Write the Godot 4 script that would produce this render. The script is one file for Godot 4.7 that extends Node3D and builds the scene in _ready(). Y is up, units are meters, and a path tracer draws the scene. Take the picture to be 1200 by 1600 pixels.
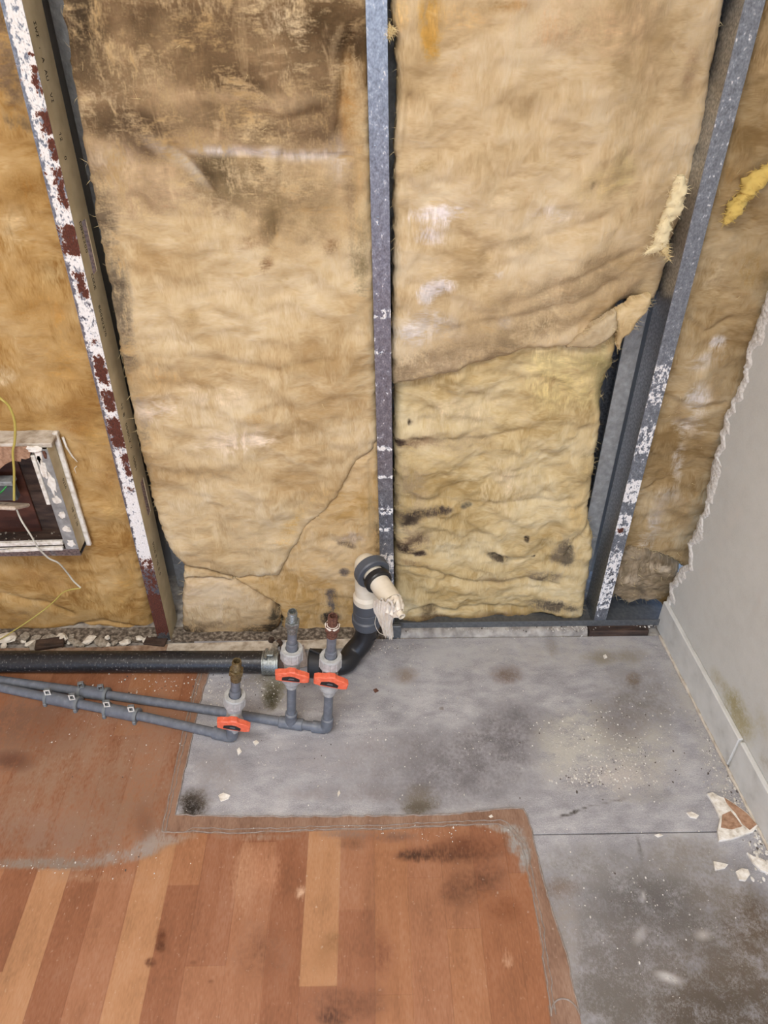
extends Node3D
# A stripped wall: steel studs, glass-wool batts, cut-off waste and supply pipes, old vinyl and cement sheet floor.
# World: x right, y up, the stripped wall stands at z = -1.467, the floor sheets lie at y = 0.

const EYE := 1.55
const FOCAL := 1180.65
var right_v: Vector3
var up_v: Vector3
var fwd_v: Vector3
var M := {}
var counts := {}
var group_no := 1
var rng := RandomNumberGenerator.new()

func _ready():
	rng.seed = 4711
	# ---------------------------------------------------------------- camera, sky, lights, exposure
	var pitch := 0.654597; var roll := 0.0038905; var yaw := 0.0212669
	fwd_v = Vector3(sin(yaw) * cos(pitch), -sin(pitch), -cos(yaw) * cos(pitch))
	var r0 := Vector3(cos(yaw), 0, sin(yaw)); var u0 := r0.cross(fwd_v)
	right_v = r0 * cos(roll) + u0 * sin(roll)
	up_v = u0 * cos(roll) - r0 * sin(roll)
	var cam := Camera3D.new(); cam.name = "camera"
	cam.transform = Transform3D(Basis(right_v, up_v, -fwd_v), Vector3(0, EYE, 0))
	cam.fov = rad_to_deg(2.0 * atan(800.0 / FOCAL)); cam.near = 0.05; cam.far = 100.0
	add_child(cam); cam.current = true
	var env := Environment.new()
	env.background_mode = Environment.BG_SKY
	var sky := Sky.new(); var sm := ProceduralSkyMaterial.new()
	sm.sky_top_color = Color(0.50, 0.64, 0.86); sm.sky_horizon_color = Color(0.80, 0.87, 0.95)
	sm.ground_bottom_color = Color(0.32, 0.31, 0.30); sm.ground_horizon_color = Color(0.62, 0.64, 0.66)
	sm.sky_energy_multiplier = 1.0
	sky.sky_material = sm; env.sky = sky
	env.background_energy_multiplier = SKY_ENERGY
	env.tonemap_mode = Environment.TONE_MAPPER_LINEAR
	env.tonemap_exposure = EXPOSURE
	env.sdfgi_enabled = true; env.ssao_enabled = true; env.ssil_enabled = true
	var we := WorldEnvironment.new(); we.name = "environment"; we.environment = env; add_child(we)
	make_materials()
	# ---------------------------------------------------------------- large structure
	build_room()
	build_floor()
	build_right_wall()
	build_framing()
	build_batts()
	# ---------------------------------------------------------------- things
	build_box()
	build_waste_pipe()
	build_supply_pipes()
	build_tufts()
	build_rubble()
	build_debris()

const SKY_ENERGY := 8.0
const EXPOSURE := 0.99
const LAMP_ENERGY := 4.6

# ================================================================== pixels of the 1200 x 1600 photograph to points
func dir_of(px: float, py: float) -> Vector3:
	return fwd_v + right_v * ((px - 600.0) / FOCAL) - up_v * ((py - 800.0) / FOCAL)
func at_z(px: float, py: float, z: float) -> Vector3:      # on an upright plane facing the room
	var d := dir_of(px, py); var t := z / d.z
	return Vector3(d.x * t, EYE + d.y * t, z)
func at_y(px: float, py: float, y := 0.0) -> Vector3:      # on a level plane
	var d := dir_of(px, py); var t := (y - EYE) / d.y
	return Vector3(d.x * t, y, d.z * t)
func wall_x(z: float) -> float:                            # face of the skirting of the right wall
	return 0.8987 + 0.0687 * z
func at_right(px: float, py: float, off := 0.0) -> Vector3:
	var d := dir_of(px, py); var t := (0.8987 + off) / (d.x - 0.0687 * d.z)
	return Vector3(d.x * t, EYE + d.y * t, d.z * t)
func wp(a: Array, z: float) -> PackedVector2Array:         # list of pixel pairs to x, y on an upright plane
	var o := PackedVector2Array()
	for q in a:
		var v := at_z(q[0], q[1], z); o.append(Vector2(v.x, v.y))
	return o
func fp(a: Array) -> PackedVector2Array:                   # list of pixel pairs to x, z on the floor
	var o := PackedVector2Array()
	for q in a:
		var v := at_y(q[0], q[1]); o.append(Vector2(v.x, v.z))
	return o

# ================================================================== nodes
func numbered(called: String) -> String:
	if not counts.has(called):
		counts[called] = 0
		return called
	counts[called] += 1
	return "%s_%03d" % [called, counts[called]]
func thing(called: String, label: String, category: String, at := Vector3.ZERO, group := "") -> Node3D:
	var o := Node3D.new(); o.name = numbered(called); add_child(o); o.position = at
	tag(o, label, category, group)
	return o
func tag(o: Node, label: String, category: String, group := "", kind := ""):
	if label: o.set_meta("label", label)
	if category: o.set_meta("category", category)
	if group: o.set_meta("group", group)
	if kind: o.set_meta("kind", kind)
func put(called: String, st, mat: Material, parent: Node = null) -> MeshInstance3D:
	var o := MeshInstance3D.new()
	if st is SurfaceTool:
		st.generate_normals()
		o.mesh = st.commit()
	else:
		o.mesh = st
	o.material_override = mat
	o.cast_shadow = GeometryInstance3D.SHADOW_CASTING_SETTING_ON
	if parent == null:
		o.name = numbered(called); add_child(o)
	else:
		o.name = called; parent.add_child(o, true)
		if parent is Node3D and parent.get_parent() == self and not (parent is MeshInstance3D):
			o.position = -parent.position
	return o
func structure(called: String, st, mat: Material, label := "", category := "") -> MeshInstance3D:
	var o := put(called, st, mat)
	tag(o, label, category, "", "structure")
	return o

# ================================================================== shapes
func S() -> SurfaceTool:
	var st := SurfaceTool.new(); st.begin(Mesh.PRIMITIVE_TRIANGLES); return st
func finished(st: SurfaceTool) -> ArrayMesh:
	st.generate_normals(); st.generate_tangents()
	return st.commit()
func smooth(st: SurfaceTool):
	group_no += 1; st.set_smooth_group(group_no)
func flat(st: SurfaceTool):
	st.set_smooth_group(-1)
func tri(st: SurfaceTool, a: Vector3, b: Vector3, c: Vector3, inside: Vector3):
	var n := (a - c).cross(a - b)
	if n.dot((a + b + c) / 3.0 - inside) < 0.0:
		var k := b; b = c; c = k
	st.add_vertex(a); st.add_vertex(b); st.add_vertex(c)
func quad(st: SurfaceTool, a: Vector3, b: Vector3, c: Vector3, d: Vector3, inside: Vector3):
	tri(st, a, b, c, inside); tri(st, a, c, d, inside)
func frame(d: Vector3) -> Array:
	var u := d.cross(Vector3.UP if absf(d.y) < 0.9 else Vector3.RIGHT).normalized()
	return [u, d.cross(u).normalized()]
func tube(st: SurfaceTool, pts: Array, rad, sides := 18, caps := true):
	smooth(st)
	var n := pts.size(); var rings := []
	var u := Vector3.ZERO
	for i in n:
		var d: Vector3 = ((pts[mini(i + 1, n - 1)] as Vector3) - (pts[maxi(i - 1, 0)] as Vector3)).normalized()
		if i == 0: u = frame(d)[0]
		else: u = (u - d * u.dot(d)).normalized()
		var v := d.cross(u)
		var r: float = rad[i] if rad is Array else rad
		var ring := []
		for k in sides:
			var a := TAU * k / sides
			ring.append(pts[i] + (u * cos(a) + v * sin(a)) * r)
		rings.append(ring)
	for i in n - 1:
		var mid: Vector3 = (pts[i] + pts[i + 1]) * 0.5
		for k in sides:
			var j := (k + 1) % sides
			quad(st, rings[i][k], rings[i][j], rings[i + 1][j], rings[i + 1][k], mid)
	if caps:
		flat(st)
		for e in [0, n - 1]:
			var inn: Vector3 = pts[1] if e == 0 else pts[n - 2]
			for k in sides: tri(st, pts[e], rings[e][k], rings[e][(k + 1) % sides], inn)
# profile of Vector2(radius, distance along the axis); every segment gets its own smoothing, so rims stay crisp
func lathe(st: SurfaceTool, base: Vector3, axis: Vector3, prof: Array, sides := 24, facets := false):
	var d := axis.normalized(); var f := frame(d)
	for i in prof.size() - 1:
		var a: Vector2 = prof[i]; var b: Vector2 = prof[i + 1]
		if facets: flat(st)
		else: smooth(st)
		# the inside lies behind the segment as the profile runs: from the bottom up along the outside
		for k in sides:
			var a0 := TAU * k / sides; var a1 := TAU * (k + 1) / sides
			var e0: Vector3 = f[0] * cos(a0) + f[1] * sin(a0)
			var e1: Vector3 = f[0] * cos(a1) + f[1] * sin(a1)
			var p0 := base + d * a.y + e0 * a.x; var p1 := base + d * a.y + e1 * a.x
			var p2 := base + d * b.y + e1 * b.x; var p3 := base + d * b.y + e0 * b.x
			var em := (e0 + e1).normalized()
			var nn := em * (b.y - a.y) - d * (b.x - a.x)
			var inside := (p0 + p1 + p2 + p3) * 0.25 - nn.normalized() * 0.01
			if a.x > 0.00001: tri(st, p0, p1, p2, inside)
			if b.x > 0.00001: tri(st, p0, p2, p3, inside)
func box(st: SurfaceTool, size: Vector3, xf: Transform3D, bev := 0.0):
	flat(st)
	var h := size * 0.5; var b := minf(bev, minf(h.x, minf(h.y, h.z)) * 0.9)
	var c := xf.origin
	var ax := [0, 1, 2]
	var P := func(sx: int, sy: int, sz: int, face: int) -> Vector3:
		var v := Vector3(sx * h.x, sy * h.y, sz * h.z)
		for k in ax:
			if k != face: v[k] -= signf(v[k]) * b
		return xf * v
	for face in 3:
		var o1 := (face + 1) % 3; var o2 := (face + 2) % 3
		for s in [-1, 1]:
			var q := []
			for w in [[-1, -1], [1, -1], [1, 1], [-1, 1]]:
				var sg := [0, 0, 0]; sg[face] = s; sg[o1] = w[0]; sg[o2] = w[1]
				q.append(P.call(sg[0], sg[1], sg[2], face))
			quad(st, q[0], q[1], q[2], q[3], c)
	if b > 0.0:
		for e in 3:
			var f1 := (e + 1) % 3; var f2 := (e + 2) % 3
			for s1 in [-1, 1]:
				for s2 in [-1, 1]:
					var lo := [0, 0, 0]; var hi := [0, 0, 0]
					lo[e] = -1; hi[e] = 1; lo[f1] = s1; hi[f1] = s1; lo[f2] = s2; hi[f2] = s2
					quad(st, P.call(lo[0], lo[1], lo[2], f1), P.call(hi[0], hi[1], hi[2], f1), P.call(hi[0], hi[1], hi[2], f2), P.call(lo[0], lo[1], lo[2], f2), c)
		for sx in [-1, 1]:
			for sy in [-1, 1]:
				for sz in [-1, 1]:
					tri(st, P.call(sx, sy, sz, 0), P.call(sx, sy, sz, 1), P.call(sx, sy, sz, 2), c)
func bx(st: SurfaceTool, lo: Vector3, hi: Vector3, bev := 0.0):
	box(st, hi - lo, Transform3D(Basis(), (lo + hi) * 0.5), bev)
# a flat polygon given thickness along xf's z, from 0 (back) to thick (front), front rim drawn in by bev
func prism(st: SurfaceTool, poly: PackedVector2Array, thick: float, xf: Transform3D, bev := 0.0, uv = null):
	flat(st)
	var cen := Vector2.ZERO
	for p in poly: cen += p
	cen /= poly.size()
	var ins := PackedVector2Array()
	for p in poly: ins.append(p + (cen - p).normalized() * bev)
	var ids := Geometry2D.triangulate_polygon(poly)
	var mid := xf * Vector3(cen.x, cen.y, thick * 0.5)
	var A := func(p: Vector2, z: float): return xf * Vector3(p.x, p.y, z)
	var zax := xf.basis.z * thick
	for k in range(0, ids.size(), 3):
		var f := [A.call(ins[ids[k]], thick), A.call(ins[ids[k + 1]], thick), A.call(ins[ids[k + 2]], thick)]
		var cm: Vector3 = (f[0] + f[1] + f[2]) / 3.0
		put_tri(st, f[0], f[1], f[2], cm - zax, uv)
		var g := [A.call(poly[ids[k]], 0.0), A.call(poly[ids[k + 1]], 0.0), A.call(poly[ids[k + 2]], 0.0)]
		var gm: Vector3 = (g[0] + g[1] + g[2]) / 3.0
		put_tri(st, g[0], g[1], g[2], gm + zax, uv)
	var ccw := not Geometry2D.is_polygon_clockwise(poly)
	for i in poly.size():
		var j := (i + 1) % poly.size()
		var e := poly[j] - poly[i]
		if e.length() < 1e-7: continue
		var nrm := Vector2(e.y, -e.x).normalized() * (1.0 if ccw else -1.0)
		var ec := (poly[i] + poly[j]) * 0.5 - nrm * 0.01
		var inn := xf * Vector3(ec.x, ec.y, thick * 0.5)
		var zt := thick - bev
		put_tri(st, A.call(poly[i], 0.0), A.call(poly[j], 0.0), A.call(poly[j], zt), inn, uv)
		put_tri(st, A.call(poly[i], 0.0), A.call(poly[j], zt), A.call(poly[i], zt), inn, uv)
		if bev > 0.0:
			put_tri(st, A.call(poly[i], zt), A.call(poly[j], zt), A.call(ins[j], thick), inn, uv)
			put_tri(st, A.call(poly[i], zt), A.call(ins[j], thick), A.call(ins[i], thick), inn, uv)
func put_tri(st: SurfaceTool, a: Vector3, b: Vector3, c: Vector3, inside: Vector3, uv):
	if uv == null:
		tri(st, a, b, c, inside)
		return
	var n := (a - c).cross(a - b)
	if n.dot((a + b + c) / 3.0 - inside) < 0.0:
		var k := b; b = c; c = k
	for p in [a, b, c]:
		st.set_uv(uv.call(p)); st.add_vertex(p)
# an uneven lump, for rubble
func lump(st: SurfaceTool, at: Vector3, size: Vector3, sd: int):
	flat(st)
	var r := RandomNumberGenerator.new(); r.seed = sd
	var rows := 5; var cols := 7; var g := []
	for i in rows + 1:
		var th := PI * i / rows; var row := []
		for k in cols:
			var ph := TAU * (k + 0.5 * (i % 2)) / cols
			var q := 0.75 + 0.4 * r.randf()
			if i == 0 or i == rows: q = 0.8
			row.append(at + Vector3(sin(th) * cos(ph) * size.x, cos(th) * size.y, sin(th) * sin(ph) * size.z) * 0.5 * q)
		g.append(row)
	for i in rows:
		for k in cols:
			var j := (k + 1) % cols
			quad(st, g[i][k], g[i][j], g[i + 1][j], g[i + 1][k], at)

# ================================================================== textures and materials
func noise(sd: int, freq: float, oct := 4, warp := 0.0, kind := FastNoiseLite.TYPE_SIMPLEX_SMOOTH) -> FastNoiseLite:
	var n := FastNoiseLite.new(); n.seed = sd; n.frequency = freq; n.noise_type = kind
	n.fractal_type = FastNoiseLite.FRACTAL_FBM; n.fractal_octaves = oct; n.fractal_gain = 0.55
	if warp > 0.0:
		n.domain_warp_enabled = true; n.domain_warp_amplitude = warp; n.domain_warp_frequency = freq * 0.7
		n.domain_warp_fractal_type = FastNoiseLite.DOMAIN_WARP_FRACTAL_PROGRESSIVE; n.domain_warp_fractal_octaves = 3
	return n
func noise_bytes(n: FastNoiseLite, w: int, h: int, sx := 1.0, sy := 1.0) -> PackedByteArray:
	var im := n.get_image(maxi(4, int(w / sx)), maxi(4, int(h / sy)))
	if im.get_width() != w or im.get_height() != h: im.resize(w, h, Image.INTERPOLATE_CUBIC)
	return im.get_data()
# seamless texture that runs over a list of colours by noise
func ramp_tex(sd: int, freq: float, stops: Array, cols: Array, size := 256, oct := 5, sx := 1.0) -> ImageTexture:
	var n := noise(sd, freq, oct)
	var im := n.get_seamless_image(maxi(16, int(size / sx)), size)
	if sx != 1.0: im.resize(size, size, Image.INTERPOLATE_CUBIC)
	var src := im.get_data(); var out := PackedByteArray(); out.resize(size * size * 3)
	var g := Gradient.new(); g.offsets = PackedFloat32Array(stops); g.colors = PackedColorArray(cols)
	var lut := []
	for i in 256: lut.append(g.sample(i / 255.0))
	for i in size * size:
		var c: Color = lut[src[i]]
		out[i * 3] = c.r8; out[i * 3 + 1] = c.g8; out[i * 3 + 2] = c.b8
	var o := Image.create_from_data(size, size, false, Image.FORMAT_RGB8, out); o.generate_mipmaps()
	return ImageTexture.create_from_image(o)
func bump_tex(sd: int, freq: float, strength: float, size := 256, oct := 4, sx := 1.0) -> ImageTexture:
	var n := noise(sd, freq, oct)
	var im := n.get_seamless_image(maxi(16, int(size / sx)), size)
	if sx != 1.0: im.resize(size, size, Image.INTERPOLATE_CUBIC)
	im.convert(Image.FORMAT_RGBA8); im.bump_map_to_normal_map(strength)
	return ImageTexture.create_from_image(im)
func c8(r: int, g: int, b: int) -> Color:
	return Color(r / 255.0, g / 255.0, b / 255.0)
func mat(col: Color, rough := 0.8, metal := 0.0, alb: Texture2D = null, scale := 1.0, nrm: Texture2D = null, nscale := 1.0) -> StandardMaterial3D:
	var m := StandardMaterial3D.new()
	m.albedo_color = col; m.roughness = rough; m.metallic = metal; m.metallic_specular = 0.5
	if alb: m.albedo_texture = alb
	if nrm:
		m.normal_enabled = true; m.normal_texture = nrm; m.normal_scale = nscale
	if alb or nrm:
		m.uv1_triplanar = true; m.uv1_world_triplanar = true; m.uv1_scale = Vector3.ONE * scale
	return m
func make_materials():
	var W1 := Color.WHITE
	var fine := bump_tex(5, 0.06, 3.0)
	var coarse := bump_tex(6, 0.02, 6.0)
	var galv := ramp_tex(11, 0.05, [0.0, 0.35, 0.6, 1.0], [c8(120, 126, 136), c8(150, 156, 166), c8(172, 177, 186), c8(205, 208, 214)], 256, 4)
	M.galv = mat(W1, 0.32, 0.92, galv, 9.0, fine, 0.12)
	M.galv_dusty = mat(W1, 0.6, 0.35, ramp_tex(12, 0.03, [0.0, 0.4, 0.7, 1.0], [c8(134, 134, 132), c8(150, 150, 148), c8(160, 160, 158), c8(176, 176, 175)]), 5.0, fine, 0.3)
	M.track = mat(W1, 0.5, 0.3, ramp_tex(13, 0.04, [0.0, 0.5, 1.0], [c8(84, 86, 88), c8(98, 100, 102), c8(112, 114, 115)]), 6.0)
	M.web_beige = mat(W1, 0.62, 0.25, ramp_tex(14, 0.02, [0.0, 0.5, 1.0], [c8(172, 160, 130), c8(190, 177, 146), c8(204, 192, 162)]), 3.0, fine, 0.1); M.web_beige.metallic = 0.0  # beige: the yellow wool's reflection put into the steel's colour
	M.plaster = mat(W1, 0.95, 0.0, ramp_tex(15, 0.03, [0.0, 0.4, 0.6, 1.0], [c8(176, 166, 150), c8(214, 206, 194), c8(226, 220, 210), c8(238, 234, 228)]), 6.0, fine, 0.6)
	M.gypsum = mat(W1, 0.98, 0.0, ramp_tex(16, 0.06, [0.0, 0.3, 0.6, 1.0], [c8(150, 143, 134), c8(196, 190, 182), c8(214, 209, 202), c8(232, 228, 222)]), 7.0, fine, 1.0)
	M.paint = mat(W1, 0.75, 0.0, ramp_tex(17, 0.012, [0.0, 0.3, 0.6, 1.0], [c8(184, 178, 170), c8(198, 193, 186), c8(206, 201, 195), c8(212, 208, 203)]), 1.3, fine, 0.06)
	M.skirting = mat(W1, 0.6, 0.0, ramp_tex(18, 0.02, [0.0, 0.25, 0.6, 1.0], [c8(176, 174, 169), c8(195, 194, 190), c8(205, 204, 200), c8(211, 210, 207)]), 2.2, fine, 0.08)
	M.ceiling = mat(c8(226, 224, 218), 0.9)
	M.room_wall = mat(c8(205, 202, 195), 0.85)
	M.slab = mat(W1, 0.95, 0.0, ramp_tex(19, 0.03, [0.0, 0.35, 0.6, 1.0], [c8(105, 100, 94), c8(142, 136, 130), c8(166, 160, 152), c8(196, 190, 182)]), 3.0, coarse, 0.6)
	M.back = mat(c8(136, 132, 126), 0.9)
	M.timber_dark = mat(W1, 0.8, 0.0, ramp_tex(20, 0.03, [0.0, 0.5, 1.0], [c8(34, 26, 22), c8(62, 46, 38), c8(88, 68, 56)], 256, 5, 5.0), 6.0, fine, 0.5)
	M.panel_brown = mat(W1, 0.55, 0.0, ramp_tex(21, 0.03, [0.0, 0.5, 1.0], [c8(58, 32, 24), c8(78, 44, 33), c8(96, 58, 44)], 256, 5, 6.0), 4.0, fine, 0.2)
	M.paper = mat(W1, 0.95, 0.0, ramp_tex(22, 0.04, [0.0, 0.5, 1.0], [c8(128, 96, 74), c8(164, 128, 102), c8(186, 152, 126)]), 6.0, fine, 0.5)
	M.pvc = mat(W1, 0.42, 0.0, ramp_tex(23, 0.03, [0.0, 0.45, 0.75, 1.0], [c8(86, 90, 98), c8(100, 104, 112), c8(108, 112, 119), c8(136, 138, 140)]), 6.0, fine, 0.1)
	M.pvc_light = mat(W1, 0.55, 0.0, ramp_tex(24, 0.04, [0.0, 0.4, 0.7, 1.0], [c8(140, 140, 138), c8(166, 166, 164), c8(178, 178, 176), c8(200, 198, 194)]), 8.0, fine, 0.3)
	M.pvc_dark = mat(c8(88, 92, 98), 0.38, 0.0)
	M.pipe_black = mat(W1, 0.38, 0.0, ramp_tex(25, 0.07, [0.0, 0.6, 0.76, 0.84, 1.0], [c8(24, 24, 26), c8(32, 31, 33), c8(46, 45, 45), c8(120, 116, 112), c8(190, 186, 180)], 512, 5), 3.2, fine, 0.15)
	M.black = mat(c8(28, 28, 31), 0.4)
	M.rubber = mat(c8(34, 34, 36), 0.55)
	M.collar = mat(c8(78, 82, 90), 0.45)
	M.abs_white = mat(W1, 0.45, 0.0, ramp_tex(26, 0.02, [0.0, 0.5, 1.0], [c8(206, 194, 172), c8(224, 214, 196), c8(232, 226, 214)]), 3.0, fine, 0.08)
	M.tape = mat(W1, 0.75, 0.0, ramp_tex(27, 0.03, [0.0, 0.4, 1.0], [c8(206, 188, 164), c8(228, 216, 198), c8(238, 230, 218)], 256, 4, 4.0), 8.0, fine, 0.8)
	M.orange = mat(W1, 0.5, 0.0, ramp_tex(28, 0.03, [0.0, 0.55, 0.8, 1.0], [c8(206, 88, 58), c8(220, 102, 72), c8(224, 116, 88), c8(226, 160, 138)]), 9.0, fine, 0.1)
	M.brass = mat(W1, 0.5, 0.6, ramp_tex(29, 0.05, [0.0, 0.45, 1.0], [c8(70, 58, 42), c8(112, 96, 66), c8(160, 146, 108)]), 12.0, fine, 0.4)
	M.steel_fit = mat(W1, 0.45, 0.7, ramp_tex(30, 0.05, [0.0, 0.5, 1.0], [c8(96, 98, 94), c8(134, 138, 136), c8(186, 188, 184)]), 12.0, fine, 0.4)
	M.rust = mat(W1, 0.9, 0.1, ramp_tex(31, 0.05, [0.0, 0.5, 1.0], [c8(58, 34, 26), c8(96, 60, 46), c8(146, 112, 96)]), 12.0, fine, 0.8)
	M.clip = mat(c8(112, 116, 118), 0.5)
	M.clip_edge = mat(c8(206, 202, 194), 0.7)
	M.wire_yellow = mat(c8(180, 164, 84), 0.45)
	M.wire_green = mat(c8(52, 140, 66), 0.45)
	M.wire_white = mat(c8(206, 202, 188), 0.5)
	M.ink = mat(c8(34, 30, 26), 0.8)
	M.outlet = mat(W1, 0.6, 0.0, ramp_tex(32, 0.05, [0.0, 0.4, 1.0], [c8(150, 128, 110), c8(190, 174, 156), c8(206, 194, 180)]), 8.0)
	M.rubble = mat(W1, 0.98, 0.0, ramp_tex(33, 0.05, [0.0, 0.4, 0.7, 1.0], [c8(104, 96, 86), c8(146, 137, 124), c8(168, 160, 148), c8(192, 186, 176)]), 7.0, coarse, 0.8)
	M.strip = mat(W1, 0.9, 0.0, ramp_tex(34, 0.025, [0.0, 0.35, 0.6, 1.0], [c8(140, 126, 110), c8(178, 166, 150), c8(196, 186, 172), c8(210, 202, 190)]), 4.0, fine, 0.6)
	M.strip_brown = mat(W1, 0.9, 0.0, ramp_tex(35, 0.025, [0.0, 0.35, 0.6, 1.0], [c8(104, 82, 66), c8(138, 112, 92), c8(156, 132, 112), c8(186, 166, 148)]), 4.0, fine, 0.6)
	M.mortar = mat(W1, 0.98, 0.0, ramp_tex(37, 0.05, [0.0, 0.4, 0.7, 1.0], [c8(52, 46, 40), c8(96, 86, 76), c8(134, 124, 112), c8(180, 172, 160)]), 5.0, coarse, 0.8)
	M.residue = mat(W1, 0.85, 0.0, ramp_tex(36, 0.05, [0.0, 0.5, 1.0], [c8(112, 98, 88), c8(138, 124, 114), c8(164, 154, 146)]), 5.0, fine, 0.6)
	M.lampglow = mat(c8(240, 240, 236), 0.6); M.lampglow.emission_enabled = true; M.lampglow.emission = Color(1, 0.97, 0.92); M.lampglow.emission_energy_multiplier = 2.0
	M.lampframe = mat(c8(225, 225, 224), 0.5)
	var gl := StandardMaterial3D.new(); gl.transparency = BaseMaterial3D.TRANSPARENCY_ALPHA; gl.albedo_color = Color(0.9, 0.95, 0.95, 0.06); gl.roughness = 0.03
	M.glass = gl
	M.fluff = mat(c8(214, 192, 142), 0.95); M.fluff_pale = mat(c8(222, 206, 166), 0.95); M.fluff_gold = mat(c8(206, 176, 96), 0.95)

# stains: [px, py, rx, ry, angle in degrees, colour, strength]; laid over a picture of matter measured in metres.
# to_uv gives the place of a photo pixel in metres on the surface.
func stain_layer(w: int, h: int, lo: Vector2, step: float, flip_y: bool, stains: Array, place: Callable) -> Array:
	var alpha := PackedFloat32Array(); var cr := PackedFloat32Array(); var cg := PackedFloat32Array(); var cb := PackedFloat32Array()
	for a in [0]: alpha.resize(w * h); cr.resize(w * h); cg.resize(w * h); cb.resize(w * h)
	for s in stains:
		var c: Vector2 = place.call(s[0], s[1])
		var ex: Vector2 = place.call(s[0] + 1.0, s[1]) - c
		var ey: Vector2 = place.call(s[0], s[1] + 1.0) - c
		var an := deg_to_rad(s[4])
		var ux: Vector2 = (ex * cos(an) + ey * sin(an)) * s[2]
		var uy: Vector2 = (-ex * sin(an) + ey * cos(an)) * s[3]
		var reach := (ux.length() + uy.length()) * 1.5
		var det := ux.cross(uy)
		if absf(det) < 1e-12: continue
		var x0 := clampi(int((c.x - reach - lo.x) / step), 0, w - 1); var x1 := clampi(int((c.x + reach - lo.x) / step) + 1, 0, w - 1)
		var y0 := clampi(int((c.y - reach - lo.y) / step), 0, h - 1); var y1 := clampi(int((c.y + reach - lo.y) / step) + 1, 0, h - 1)
		var col: Color = s[5]; var k: float = s[6]
		for yy in range(y0, y1 + 1):
			for xx in range(x0, x1 + 1):
				var q := Vector2(lo.x + (xx + 0.5) * step, lo.y + (yy + 0.5) * step) - c
				var a := q.cross(uy) / det; var b := ux.cross(q) / det
				var r := sqrt(a * a + b * b)
				if r > 1.5: continue
				var al := k * clampf(1.25 - r * 0.83, 0.0, 1.0)
				var i := ((h - 1 - yy) if flip_y else yy) * w + xx
				var na := al + alpha[i] * (1.0 - al)
				if na < 1e-4: continue
				var f := al / na
				cr[i] = lerpf(cr[i], col.r, f); cg[i] = lerpf(cg[i], col.g, f); cb[i] = lerpf(cb[i], col.b, f); alpha[i] = na
	return [alpha, cr, cg, cb]
func layer_image(l: Array, w: int, h: int, W: int, H: int) -> PackedByteArray:
	var d := PackedByteArray(); d.resize(w * h * 4)
	for i in w * h:
		d[i * 4] = int(clampf(l[1][i], 0, 1) * 255); d[i * 4 + 1] = int(clampf(l[2][i], 0, 1) * 255); d[i * 4 + 2] = int(clampf(l[3][i], 0, 1) * 255); d[i * 4 + 3] = int(clampf(l[0][i], 0, 1) * 255)
	var im := Image.create_from_data(w, h, false, Image.FORMAT_RGBA8, d)
	im.fix_alpha_edges()
	im.resize(W, H, Image.INTERPOLATE_BILINEAR)
	return im.get_data()

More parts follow.
